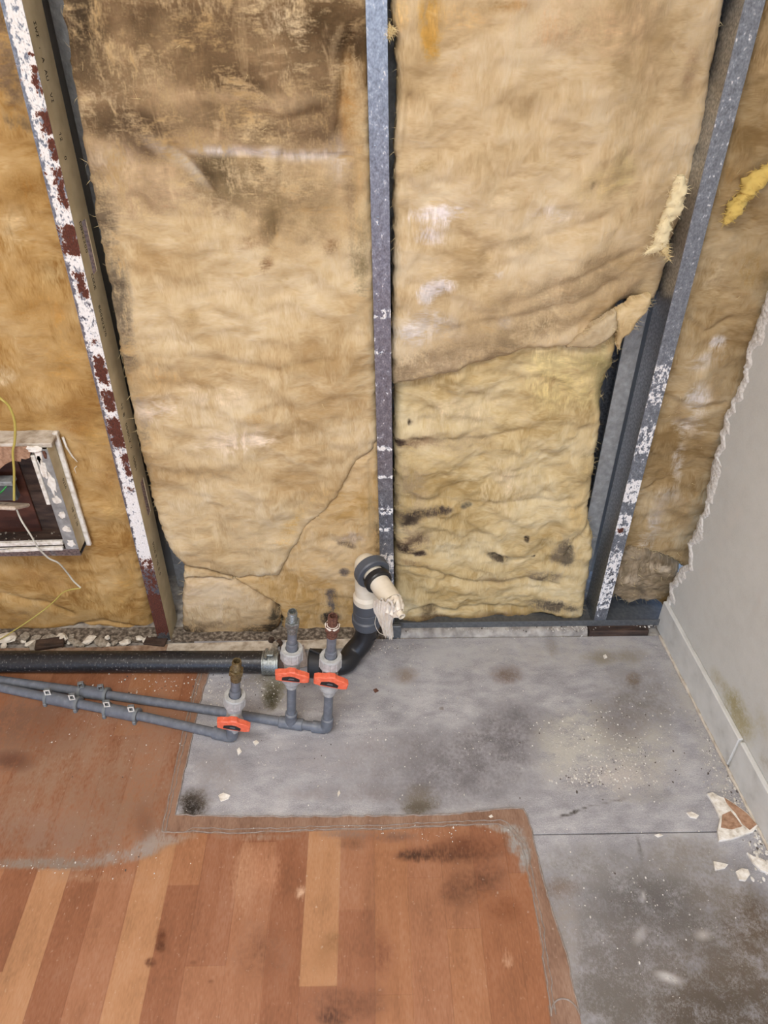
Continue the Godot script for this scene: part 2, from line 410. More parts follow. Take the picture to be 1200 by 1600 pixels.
# colour and relief of a glass-wool batt: cloudy fibres over three tones, stains gated by the fibre pattern
func wool_material(lo: Vector2, hi: Vector2, tones: Array, stains: Array, sd: int, place: Callable) -> StandardMaterial3D:
	var step := 0.0016
	var W := mini(2048, int((hi.x - lo.x) / step)); var H := mini(2048, int((hi.y - lo.y) / step))
	var n1 := noise_bytes(noise(sd, 0.0065, 4, 45.0), W, H, 1.3, 1.0)
	var n2 := noise_bytes(noise(sd + 1, 0.045, 4, 40.0), W, H, 3.0, 1.0)      # strands lying across
	var n5 := noise_bytes(noise(sd + 4, 0.045, 4, 40.0), W, H, 1.0, 3.0)      # strands hanging down
	var n3 := noise_bytes(noise(sd + 2, 0.16, 3, 16.0), W, H, 4.0, 1.0)
	var n6 := noise_bytes(noise(sd + 5, 0.16, 3, 16.0), W, H, 1.0, 4.0)
	var n4 := noise_bytes(noise(sd + 3, 0.018, 5, 50.0), W, H, 1.2, 1.0)
	var n7 := noise_bytes(noise(sd + 6, 0.010, 3), W, H)
	var n8 := noise_bytes(noise(sd + 7, 0.30, 2), W, H)
	var lw := W / 4; var lh := H / 4
	var st := layer_image(stain_layer(lw, lh, lo, (hi.x - lo.x) / lw, true, stains, place), lw, lh, W, H)
	var out := PackedByteArray(); out.resize(W * H * 3)
	var hgt := PackedByteArray(); hgt.resize(W * H)
	var dk: Color = tones[0]; var md: Color = tones[1]; var lt: Color = tones[2]
	for i in W * H:
		var way := clampf((n7[i] / 255.0 - 0.42) * 6.0, 0.0, 1.0)
		var a := n1[i] / 255.0; var b := lerpf(n2[i], n5[i], way) / 255.0; var c := lerpf(n3[i], n6[i], way) / 255.0; var e := n4[i] / 255.0
		var t := clampf((a - 0.5) * 1.0 + (b - 0.5) * 0.7 + (c - 0.5) * 0.45 + 0.5, 0.0, 1.0)
		var r: float; var g: float; var bl: float
		if t < 0.5:
			var f := t * 2.0
			r = lerpf(dk.r, md.r, f); g = lerpf(dk.g, md.g, f); bl = lerpf(dk.b, md.b, f)
		else:
			var f := t * 2.0 - 1.0
			r = lerpf(md.r, lt.r, f); g = lerpf(md.g, lt.g, f); bl = lerpf(md.b, lt.b, f)
		var sa := st[i * 4 + 3] / 255.0
		if sa > 0.01:
			var gate := (e - 0.5) * 1.2 + (b - 0.5) * 1.3 + (c - 0.5) * 0.9 + (n8[i] / 255.0 - 0.5) * 0.5
			var k := clampf((sa + gate * (0.3 + 0.7 * sa) - 0.2) * 1.3, 0.0, 1.0) * minf(1.0, sa * 2.5)
			var cross := lerpf(n5[i], n2[i], way) / 255.0
			k *= 1.0 - 0.45 * smoothstep(0.55, 0.95, cross)
			var tx := 0.68 + 0.64 * (b * 0.45 + c * 0.3 + cross * 0.25)
			r = lerpf(r, st[i * 4] / 255.0 * tx, k); g = lerpf(g, st[i * 4 + 1] / 255.0 * tx, k); bl = lerpf(bl, st[i * 4 + 2] / 255.0 * tx, k)
		var gy := r * 0.3 + g * 0.6 + bl * 0.1
		r = lerpf(r, gy, 0.16) * 0.95; g = lerpf(g, gy, 0.16) * 0.94; bl = lerpf(bl, gy, 0.16) * 0.97
		out[i * 3] = int(clampf(r, 0, 1) * 255); out[i * 3 + 1] = int(clampf(g, 0, 1) * 255); out[i * 3 + 2] = int(clampf(bl, 0, 1) * 255)
		hgt[i] = int(clampf(b * 0.55 + c * 0.45, 0, 1) * 255)
	var im := Image.create_from_data(W, H, false, Image.FORMAT_RGB8, out)
	var hm := Image.create_from_data(W, H, false, Image.FORMAT_L8, hgt); hm.convert(Image.FORMAT_RGBA8); hm.bump_map_to_normal_map(4.0)
	var m := StandardMaterial3D.new()
	m.albedo_texture = ImageTexture.create_from_image(im)
	m.normal_enabled = true; m.normal_texture = ImageTexture.create_from_image(hm); m.normal_scale = 0.28
	m.roughness = 0.97; m.metallic_specular = 0.15
	return m

# ================================================================== room
func build_room():
	var z0 := -1.72; var z1 := 3.2; var xl := -2.6; var xr := 1.25; var top := 2.45
	var st := S(); bx(st, Vector3(xl - 0.1, top, z0 - 0.1), Vector3(xr + 0.1, top + 0.1, z1 + 0.1))
	structure("ceiling", st, M.ceiling, "plain white ceiling above the stripped wall", "ceiling")
	st = S(); bx(st, Vector3(xl - 0.1, -0.1, z0 - 0.1), Vector3(xl, top, z1 + 0.1))
	structure("wall_left", st, M.room_wall, "plain painted wall far left of the stripped wall", "wall")
	# opposite wall with a glazed door, whose daylight the bare steel mirrors
	st = S()
	var dx0 := -2.1; var dx1 := 0.9; var dh := 2.15
	bx(st, Vector3(xl, -0.1, z1), Vector3(dx0, top, z1 + 0.1))
	bx(st, Vector3(dx1, -0.1, z1), Vector3(xr + 0.1, top, z1 + 0.1))
	bx(st, Vector3(dx0, dh, z1), Vector3(dx1, top, z1 + 0.1))
	structure("wall_front", st, M.room_wall, "painted wall opposite the stripped wall with a glazed door", "wall")
	st = S()
	bx(st, Vector3(dx0, 0, z1 + 0.03), Vector3(dx0 + 0.06, dh, z1 + 0.08)); bx(st, Vector3(dx1 - 0.06, 0, z1 + 0.03), Vector3(dx1, dh, z1 + 0.08))
	bx(st, Vector3(dx0 + 0.06, dh - 0.06, z1 + 0.03), Vector3(dx1 - 0.06, dh, z1 + 0.08)); bx(st, Vector3(dx0 + 0.06, 0, z1 + 0.03), Vector3(dx1 - 0.06, 0.06, z1 + 0.08))
	for k in [1, 2]: bx(st, Vector3(dx0 + k - 0.03, 0.06, z1 + 0.03), Vector3(dx0 + k + 0.03, dh - 0.06, z1 + 0.08))
	var door := structure("door_1", st, M.lampframe, "white framed glazed sliding door in the opposite wall", "door")
	for k in 3:
		var a := dx0 + k + (0.06 if k == 0 else 0.03)
		st = S(); bx(st, Vector3(a, 0.06, z1 + 0.05), Vector3(dx0 + k + (0.94 if k == 2 else 0.97), dh - 0.06, z1 + 0.056))
		put("pane", st, M.glass, door)
	st = S(); bx(st, Vector3(xl, -0.3, z0 - 0.1), Vector3(xr + 0.1, top, z0))
	structure("wall_back", st, M.back, "grey backing board behind the steel studs and insulation", "wall")
	# two ceiling panels
	for k in 2:
		var c := Vector3(-0.40, top - 0.012, 0.05 + 1.7 * k)
		var t := thing("ceiling_light", "flat white ceiling light panel " + ("above the pipes" if k == 0 else "by the glazed door"), "light", c)
		st = S()
		for s in [-1, 1]:
			bx(st, c + Vector3(-0.62, -0.012, s * 0.31 - 0.01), c + Vector3(0.62, 0.012, s * 0.31 + 0.01))
			bx(st, c + Vector3(s * 0.61 - 0.01, -0.012, -0.3), c + Vector3(s * 0.61 + 0.01, 0.012, 0.3))
		put("frame", st, M.lampframe, t)
		st = S(); bx(st, c + Vector3(-0.6, -0.004, -0.3), c + Vector3(0.6, 0.010, 0.3))
		put("diffuser", st, M.lampglow, t)
		var l := AreaLight3D.new(); l.name = "panel_light"
		l.set("area_size", Vector2(1.18, 0.58)); l.light_energy = LAMP_ENERGY; l.light_color = Color(1.0, 0.99, 0.975)
		l.shadow_enabled = true; l.set("area_range", 12.0); l.set("area_attenuation", 2.0)
		l.transform = Transform3D(Basis(Vector3.RIGHT, -PI / 2), Vector3(0, -0.016, 0))
		t.add_child(l)

# ================================================================== floor
var col_edges := []
var plank_rows := []
func plank_tone(x: float, z: float) -> Color:
	var k := 0
	while k < col_edges.size() - 2 and x > col_edges[k + 1]: k += 1
	var row: Array = plank_rows[k]
	for p in row:
		if z < p[1]: return p[2]
	return row[-1][2]
func build_floor():
	# ---- slab under everything
	var st := S(); bx(st, Vector3(-2.6, -0.12, -1.72), Vector3(1.35, -0.008, 3.2))
	var slab := structure("floor", st, M.slab, "bare concrete slab under old vinyl and grey cement sheets", "floor")
	# ---- cement sheets
	var lo := Vector2(-0.50, -1.452); var hi := Vector2(0.98, 0.40)
	var place := func(px, py) -> Vector2:
		var v := at_y(px, py); return Vector2(v.x, v.z)
	var g1 := c8(127, 125, 128); var g2 := c8(159, 157, 160); var g3 := c8(191, 189, 189)
	var stains := [
		[700, 1200, 130, 60, 0, c8(112, 108, 110), 0.75], [800, 1140, 60, 45, 0, c8(108, 104, 106), 0.7], [520, 1180, 140, 40, 0, c8(150, 145, 146), 0.5],
		[900, 1010, 200, 40, 0, c8(168, 164, 160), 0.6], [700, 1020, 80, 30, 0, c8(170, 168, 168), 0.7], [600, 1075, 60, 40, 0, c8(168, 166, 166), 0.55],
		[930, 1150, 75, 45, 0, c8(182, 178, 168), 0.85], [880, 1175, 40, 50, 0, c8(180, 176, 168), 0.8], [1010, 1180, 60, 60, 10, c8(170, 165, 156), 0.6], [960, 1215, 60, 25, 0, c8(186, 178, 172), 0.6],
		[1000, 1090, 70, 40, 0, c8(122, 117, 113), 0.65], [970, 1130, 35, 30, 0, c8(116, 110, 110), 0.6],
		[1075, 1090, 20, 80, -25, c8(172, 168, 163), 0.7], [1120, 1200, 20, 60, -25, c8(170, 166, 160), 0.6],
		[633, 1055, 17, 11, 0, c8(130, 117, 106), 0.75], [792, 1055, 22, 13, 0, c8(116, 102, 94), 0.85], [862, 1010, 8, 14, -20, c8(120, 112, 98), 0.6], [940, 1027, 26, 10, 0, c8(128, 120, 104), 0.7], [985, 1025, 22, 10, 0, c8(130, 122, 108), 0.6], [990, 1060, 9, 8, 0, c8(112, 94, 78), 0.8],
		[302, 1256, 24, 22, 0, c8(62, 54, 46), 1.0], [300, 1262, 12, 14, 0, c8(38, 33, 28), 0.9], [655, 1250, 26, 20, 0, c8(106, 97, 84), 0.8], [650, 1262, 18, 10, 0, c8(92, 84, 72), 0.7],
		[690, 1107, 4, 3, 0, c8(96, 84, 74), 0.7], [430, 1075, 24, 30, 0, c8(112, 106, 84), 0.75], [425, 1090, 10, 18, 10, c8(64, 60, 46), 0.8], [395, 1060, 34, 14, 0, c8(134, 126, 116), 0.6], [480, 1065, 20, 14, 0, c8(116, 112, 112), 0.6],  # last grey patch: soft shadow of the valves painted in, the rest dirt
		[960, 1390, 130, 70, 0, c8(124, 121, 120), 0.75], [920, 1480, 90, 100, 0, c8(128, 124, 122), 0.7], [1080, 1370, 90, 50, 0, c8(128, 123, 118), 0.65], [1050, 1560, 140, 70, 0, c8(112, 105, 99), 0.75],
		[1150, 1520, 90, 90, 0, c8(100, 89, 78), 0.75], [1060, 1440, 90, 50, 20, c8(104, 98, 93), 0.75], [1010, 1410, 70, 40, 0, c8(96, 92, 90), 0.75], [1120, 1590, 120, 60, 0, c8(82, 73, 64), 0.85], [960, 1560, 60, 60, 0, c8(104, 98, 92), 0.8], [1180, 1440, 40, 50, 0, c8(96, 84, 72), 0.8], [980, 1480, 80, 60, 0, c8(108, 102, 98), 0.7],  # near right corner: floor dirt, with vignette darkening painted in as well
		[900, 1350, 60, 30, 0, c8(134, 130, 127), 0.6], [875, 1388, 26, 14, 0, c8(116, 100, 90), 0.7], [880, 1430, 20, 40, 0, c8(148, 140, 134), 0.6], [890, 1500, 14, 60, 5, c8(160, 154, 150), 0.5],
		[1045, 1527, 20, 7, 20, c8(198, 194, 190), 0.9], [1000, 1460, 8, 14, 30, c8(176, 172, 168), 0.7], [1098, 1460, 12, 8, 0, c8(180, 174, 168), 0.7], [1005, 1400, 3, 9, 0, c8(196, 192, 188), 0.8], [1000, 1325, 3, 18, -10, c8(92, 88, 84), 0.7],
		[882, 1274, 12, 2.5, -12, c8(70, 66, 62), 0.9], [898, 1268, 8, 3, -25, c8(64, 60, 56), 0.95], [914, 1262, 10, 2, -20, c8(84, 80, 76), 0.8], [940, 1256, 14, 1.6, -8, c8(100, 96, 92), 0.7], [965, 1250, 12, 2, -10, c8(84, 80, 76), 0.7], [1000, 1245, 60, 10, 0, c8(150, 146, 142), 0.5], [1070, 1330, 50, 30, 0, c8(138, 132, 126), 0.6], [1120, 1400, 40, 30, 0, c8(120, 112, 104), 0.6],
		[540, 1240, 120, 14, 0, c8(138, 132, 132), 0.6], [340, 1200, 40, 50, 0, c8(140, 134, 132), 0.6],
	]
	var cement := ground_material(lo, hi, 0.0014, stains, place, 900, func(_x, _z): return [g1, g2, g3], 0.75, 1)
	var uv := func(p: Vector3) -> Vector2: return Vector2((p.x - lo.x) / (hi.x - lo.x), (p.z - lo.y) / (hi.y - lo.y))
	var seam := -0.8665
	var sheets := [
		PackedVector2Array([Vector2(-0.49, -1.443), Vector2(wall_x(-1.443) + 0.012, -1.443), Vector2(wall_x(seam) + 0.012, seam - 0.0012), Vector2(-0.49, seam - 0.0012)]),
		PackedVector2Array([Vector2(0.26, seam + 0.0012), Vector2(wall_x(seam) + 0.012, seam + 0.0012), Vector2(wall_x(0.38) + 0.012, 0.38), Vector2(0.26, 0.38)])]
	var lay := Transform3D(Basis(Vector3.RIGHT, Vector3(0, 0, 1), Vector3.UP), Vector3(0, -0.008, 0))
	for s in sheets:
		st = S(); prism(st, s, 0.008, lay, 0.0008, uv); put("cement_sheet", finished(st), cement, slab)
	# ---- vinyl: strips of printed parquet, outline cut round the old bench
	var edge_pts := fp([[327, 1050], [312, 1100], [297, 1170], [279, 1245], [274, 1274], [330, 1276], [420, 1277], [520, 1276], [620, 1275], [700, 1274], [745, 1268], [790, 1264], [818, 1265], [826, 1280], [838, 1330], [852, 1390], [868, 1440], [884, 1490], [896, 1540], [908, 1600]])
	var inner_pts := fp([[309, 1050], [292, 1110], [276, 1180], [262, 1245], [250, 1300], [290, 1302], [360, 1305], [440, 1302], [520, 1299], [600, 1298], [680, 1294], [740, 1291], [775, 1290], [795, 1298], [812, 1318], [820, 1350], [830, 1400], [838, 1440], [848, 1510], [860, 1600]])
	var outer := PackedVector2Array([Vector2(-2.58, -1.395), Vector2(edge_pts[0].x, -1.395)]); outer.append_array(edge_pts); outer.append_array([Vector2(0.37, 0.38), Vector2(-2.58, 0.38)])
	var inner := PackedVector2Array([Vector2(-2.58, -1.395), Vector2(inner_pts[0].x, -1.395)]); inner.append_array(inner_pts); inner.append_array([Vector2(0.312, 0.38), Vector2(-2.58, 0.38)])
	# strip columns, read off at one height of the picture
	for px in [-275, -220, -165, -110, -55, 0, 52, 105, 155, 208, 262, 312, 370, 425, 478, 530, 585, 637, 692, 743, 797, 850]:
		col_edges.append(at_y(px, 1380).x)
	while col_edges[0] > -1.45: col_edges.push_front(col_edges[0] - 0.0695)
	var tones := [c8(146, 97, 68), c8(154, 106, 75), c8(138, 91, 65), c8(168, 123, 88), c8(143, 96, 70), c8(151, 104, 76), c8(135, 90, 65)]
	var wanted := {52: [[0, 3], [9999, 3]], 105: [[0, 2]], 208: [[0, 3]], 262: [[0, 2]], 312: [[1510, 4], [0, 5]], 370: [[0, 5]], 425: [[0, 2]], 478: [[0, 3]], 530: [[0, 4]], 585: [[0, 1]], 637: [[0, 5]], 692: [[0, 1]], 743: [[0, 0]], 797: [[0, 0]]}
	var r := RandomNumberGenerator.new(); r.seed = 77
	var joints_px := {155: 1450, 312: 1510, 478: 1542, 155.5: 1596, 743: 1392, 262: 1384, 585: 1556, 692: 1452}
	var first := col_edges.size() - 22
	var pxs := [-275, -220, -165, -110, -55, 0, 52, 105, 155, 208, 262, 312, 370, 425, 478, 530, 585, 637, 692, 743, 797, 850]
	for k in col_edges.size() - 1:
		var row := []; var z := -1.40 + r.randf_range(-0.8, -0.05)
		var key = pxs[k - first] if k >= first else -9999
		if joints_px.has(key): z = at_y(key, joints_px[key]).z - 0.9
		var main := int(r.randi() % tones.size())
		if wanted.has(key): main = wanted[key][-1][1]
		while z < 0.38:
			var zn := z + 0.9
			var t: Color = tones[main] if (wanted.has(key) and zn > -0.6 and z < -0.6) else tones[r.randi() % tones.size()]
			row.append([z, zn, t]); z = zn
		plank_rows.append(row)
	var vlo := Vector2(-1.46, -1.42); var vhi := Vector2(0.38, 0.39)
	var vst := [
		[110, 1190, 180, 110, 0, c8(148, 116, 94), 0.75], [60, 1290, 120, 40, 0, c8(148, 116, 96), 0.6], [250, 1180, 40, 80, 0, c8(146, 112, 92), 0.5], [40, 1130, 80, 40, 0, c8(120, 86, 68), 0.7], [230, 1120, 70, 40, 0, c8(140, 104, 82), 0.6], [200, 1260, 80, 50, 0, c8(136, 104, 84), 0.7], [80, 1310, 120, 25, 0, c8(138, 108, 90), 0.7], [20, 1190, 30, 14, 0, c8(92, 58, 44), 0.6],
		[40, 1350, 60, 8, 0, c8(138, 122, 110), 0.95], [110, 1350, 60, 9, 0, c8(134, 118, 106), 0.9], [190, 1338, 50, 10, -8, c8(146, 130, 120), 0.95], [235, 1318, 30, 14, -30, c8(150, 138, 130), 0.95], [160, 1372, 90, 10, 0, c8(160, 124, 98), 0.5], [225, 1285, 14, 24, 0, c8(124, 88, 68), 0.8],
		[270, 1312, 40, 8, -10, c8(154, 136, 122), 0.7], [400, 1308, 60, 6, 0, c8(148, 124, 108), 0.7], [560, 1304, 80, 6, 0, c8(136, 108, 92), 0.7], [420, 1360, 30, 40, 0, c8(176, 128, 98), 0.5], [380, 1370, 20, 60, 5, c8(176, 134, 104), 0.6],
		[700, 1335, 70, 14, 0, c8(92, 60, 44), 0.9], [650, 1338, 24, 8, 0, c8(74, 50, 38), 0.8], [735, 1320, 50, 16, 0, c8(108, 68, 48), 0.7], [745, 1375, 45, 22, -10, c8(100, 66, 48), 0.8], [715, 1400, 30, 20, 0, c8(112, 76, 56), 0.7], [790, 1420, 40, 25, 0, c8(122, 76, 50), 0.6],
		[253, 1462, 9, 12, 0, c8(92, 54, 34), 0.9], [252, 1480, 8, 8, 0, c8(84, 50, 32), 0.9], [236, 1504, 9, 8, 0, c8(92, 56, 38), 0.85], [303, 1505, 5, 5, 0, c8(104, 66, 44), 0.8], [330, 1535, 5, 5, 0, c8(100, 64, 44), 0.7],
		[410, 1490, 50, 50, 0, c8(120, 80, 58), 0.6], [520, 1470, 16, 16, 0, c8(128, 92, 62), 0.7], [500, 1500, 30, 30, 0, c8(150, 108, 74), 0.5], [540, 1570, 60, 30, 0, c8(112, 74, 54), 0.75], [590, 1490, 30, 50, 0, c8(122, 78, 56), 0.6], [520, 1590, 20, 14, 0, c8(80, 52, 40), 0.8],
		[469, 1395, 8, 12, 20, c8(196, 160, 132), 0.8], [793, 1500, 10, 14, 0, c8(190, 150, 122), 0.7], [550, 1320, 24, 10, 0, c8(120, 84, 62), 0.6], [610, 1310, 40, 8, 0, c8(122, 88, 70), 0.6],
		[806, 1312, 14, 20, 0, c8(150, 146, 142), 1.0], [820, 1340, 8, 24, 8, c8(150, 146, 142), 1.0], [790, 1296, 20, 7, 0, c8(156, 150, 144), 0.9], [760, 1290, 20, 4, 0, c8(160, 150, 142), 0.8],
	]
	var strip_tones := [c8(112, 84, 68), c8(138, 108, 90), c8(158, 132, 114)]
	var wood := func(x: float, z: float):
		if not Geometry2D.is_point_in_polygon(Vector2(x, z), inner): return strip_tones
		var t := plank_tone(x, z)
		return [t.darkened(0.14), t, t.lightened(0.10)]
	var vinyl := ground_material(vlo, vhi, 0.0016, vst, place, 1200, wood, 0.75, 2)
	vinyl.roughness = 0.5
	var vuv := func(p: Vector3) -> Vector2: return Vector2((p.x - vlo.x) / (vhi.x - vlo.x), (p.z - vlo.y) / (vhi.y - vlo.y))
	var vlay := Transform3D(Basis(Vector3.RIGHT, Vector3(0, 0, 1), Vector3.UP), Vector3(0, 0.0002, 0))
	st = S(); bx(st, Vector3(-2.58, -0.008, -1.39), Vector3(-0.492, 0.0, 0.38)); bx(st, Vector3(-0.488, -0.008, seam + 0.002), Vector3(0.256, 0.0, 0.38))
	put("underlay", st, M.slab, slab)
	var ring := Geometry2D.clip_polygons(outer, inner)
	for p in ring:
		if Geometry2D.is_polygon_clockwise(p): continue
		st = S(); prism(st, p, 0.0016, vlay, 0.0, vuv); put("worn_border", finished(st), vinyl, slab)
	var vl2 := vlay; vl2.origin.y = 0.0003
	for k in col_edges.size() - 1:
		for p in plank_rows[k]:
			var g := 0.0001
			var rect := PackedVector2Array([Vector2(col_edges[k] + g, p[0] + g), Vector2(col_edges[k + 1] - g, p[0] + g), Vector2(col_edges[k + 1] - g, p[1] - g), Vector2(col_edges[k] + g, p[1] - g)])
			for q in Geometry2D.intersect_polygons(rect, inner):
				st = S(); prism(st, q, 0.0022, vl2, 0.0, vuv); put("plank", finished(st), vinyl, slab)
	# the floor behind the camera, out of view: the same vinyl without its print
	st = S(); bx(st, Vector3(-2.6, -0.008, 0.381), Vector3(1.3, 0.001, 3.2))
	put("vinyl_sheet", st, mat(c8(158, 100, 64), 0.5), slab)
	st = S(); bx(st, Vector3(-2.6, 0.0, -1.39), Vector3(-1.452, 0.0024, 0.38))
	put("vinyl_sheet", st, mat(c8(158, 100, 64), 0.5), slab)
	# ridges of old sealant along the cut edge
	for rd in [[edge_pts, 0.0016, 0.0], [inner_pts, 0.0013, 0.004], [inner_pts, 0.0012, 0.012]]:
		var pts := []; var P: PackedVector2Array = rd[0]
		var nn := noise(int(rd[2] * 1000) + 3, 9.0, 3)
		for i in P.size() - 1:
			var n := maxi(2, int(P[i].distance_to(P[i + 1]) / 0.012))
			for k in n:
				var q := P[i].lerp(P[i + 1], float(k) / n)
				var w := nn.get_noise_2d(q.x * 8.0, q.y * 8.0) * 0.004
				pts.append(Vector3(q.x + w + rd[2], 0.0022, q.y + w - rd[2] * (1.0 if i > 4 and i < 13 else 0.0)))
		var rr := []
		for i in pts.size(): rr.append(maxf(0.0003, rd[1] * (1.0 + 0.9 * nn.get_noise_1d(i * 6.0))))
		st = S(); tube(st, pts, rr, 6)
		put("sealant_ridge", st, M.residue, slab)
	ring_mark(slab)
func ring_mark(slab: Node):
	var c := at_y(884, 1590); var pts := []
	for k in 15:
		var a := PI * (1.02 + k / 15.0)
		pts.append(Vector3(c.x + cos(a) * 0.026, 0.0022, c.z + sin(a) * 0.030))
	var st := S(); tube(st, pts, 0.0016, 6); put("sealant_ridge", st, M.residue, slab)
func ground_material(lo: Vector2, hi: Vector2, step: float, stains: Array, place: Callable, sd: int, tones: Callable, contrast: float, grain: int) -> StandardMaterial3D:
	var W := int((hi.x - lo.x) / step); var H := int((hi.y - lo.y) / step)
	var n1 := noise_bytes(noise(sd, 0.008, 5, 30.0), W, H)
	var n2 := noise_bytes(noise(sd + 1, 0.04, 5, 12.0), W, H, 2.2 if grain == 1 else 1.0, 6.0 if grain == 2 else 1.0)
	var n3 := noise_bytes(noise(sd + 2, 0.42, 3), W, H, 1.0, 4.0 if grain == 2 else 1.0)
	var n4 := noise_bytes(noise(sd + 3, 0.02, 6, 30.0), W, H)
	var n5 := noise_bytes(noise(sd + 4, 0.12, 3), W, H)
	var lw := W / 4; var lh := H / 4
	var st := layer_image(stain_layer(lw, lh, lo, (hi.x - lo.x) / lw, false, stains, place), lw, lh, W, H)
	var out := PackedByteArray(); out.resize(W * H * 3)
	var hgt := PackedByteArray(); hgt.resize(W * H)
	var fixed = tones.call(0.0, 0.0) if grain != 2 else null
	for y in H:
		var z := lo.y + (y + 0.5) * step
		var tt = fixed
		for x in W:
			var i := y * W + x
			if grain == 2 and x % 2 == 0: tt = tones.call(lo.x + (x + 0.5) * step, z)
			var b := n2[i] / 255.0; var c := n3[i] / 255.0; var e := n4[i] / 255.0; var s := n5[i] / 255.0
			var t := clampf(((n1[i] / 255.0 - 0.5) * 0.7 + (b - 0.5) * 0.7 + (c - 0.5) * 0.9) * contrast + 0.5, 0.0, 1.0)
			var k0: Color = tt[0] if t < 0.5 else tt[1]; var k1: Color = tt[1] if t < 0.5 else tt[2]
			var f := t * 2.0 if t < 0.5 else t * 2.0 - 1.0
			var r := lerpf(k0.r, k1.r, f); var g := lerpf(k0.g, k1.g, f); var bl := lerpf(k0.b, k1.b, f)
			var sa := st[i * 4 + 3] / 255.0
			if sa > 0.01:
				var gate := (e - 0.5) * 0.9 + (b - 0.5) * 0.6 + (c - 0.5) * 1.0 + (s - 0.5) * 0.7
				var k := clampf((sa + gate * (0.3 + 0.7 * sa) - 0.15) * 1.2, 0.0, 1.0) * minf(1.0, sa * 2.5)
				r = lerpf(r, st[i * 4] / 255.0, k); g = lerpf(g, st[i * 4 + 1] / 255.0, k); bl = lerpf(bl, st[i * 4 + 2] / 255.0, k)
			# specks of plaster dust
			if grain == 3:
				pass
			elif s > 0.78 and e > 0.40 and c > 0.45:
				var q := clampf((s - 0.78) * 6.0, 0.0, 0.8) * (1.0 if grain == 1 else 0.6)
				r = lerpf(r, 0.82, q); g = lerpf(g, 0.80, q); bl = lerpf(bl, 0.77, q)
			elif s < 0.16 and c < 0.45:
				var q := clampf((0.16 - s) * 5.0, 0.0, 0.6) * (1.0 if grain == 1 else 0.4)
				r *= 1.0 - q * 0.6; g *= 1.0 - q * 0.62; bl *= 1.0 - q * 0.64
			out[i * 3] = int(clampf(r, 0, 1) * 255); out[i * 3 + 1] = int(clampf(g, 0, 1) * 255); out[i * 3 + 2] = int(clampf(bl, 0, 1) * 255)
			hgt[i] = int(clampf(b * 0.35 + c * 0.35 + s * 0.3, 0, 1) * 255)
	var im := Image.create_from_data(W, H, false, Image.FORMAT_RGB8, out)
	var hm := Image.create_from_data(W, H, false, Image.FORMAT_L8, hgt); hm.convert(Image.FORMAT_RGBA8); hm.bump_map_to_normal_map(2.0)
	var m := StandardMaterial3D.new()
	m.albedo_texture = ImageTexture.create_from_image(im)
	m.normal_enabled = true; m.normal_texture = ImageTexture.create_from_image(hm); m.normal_scale = 0.35 if grain == 1 else 0.12
	m.roughness = 0.85; m.metallic_specular = 0.35
	return m

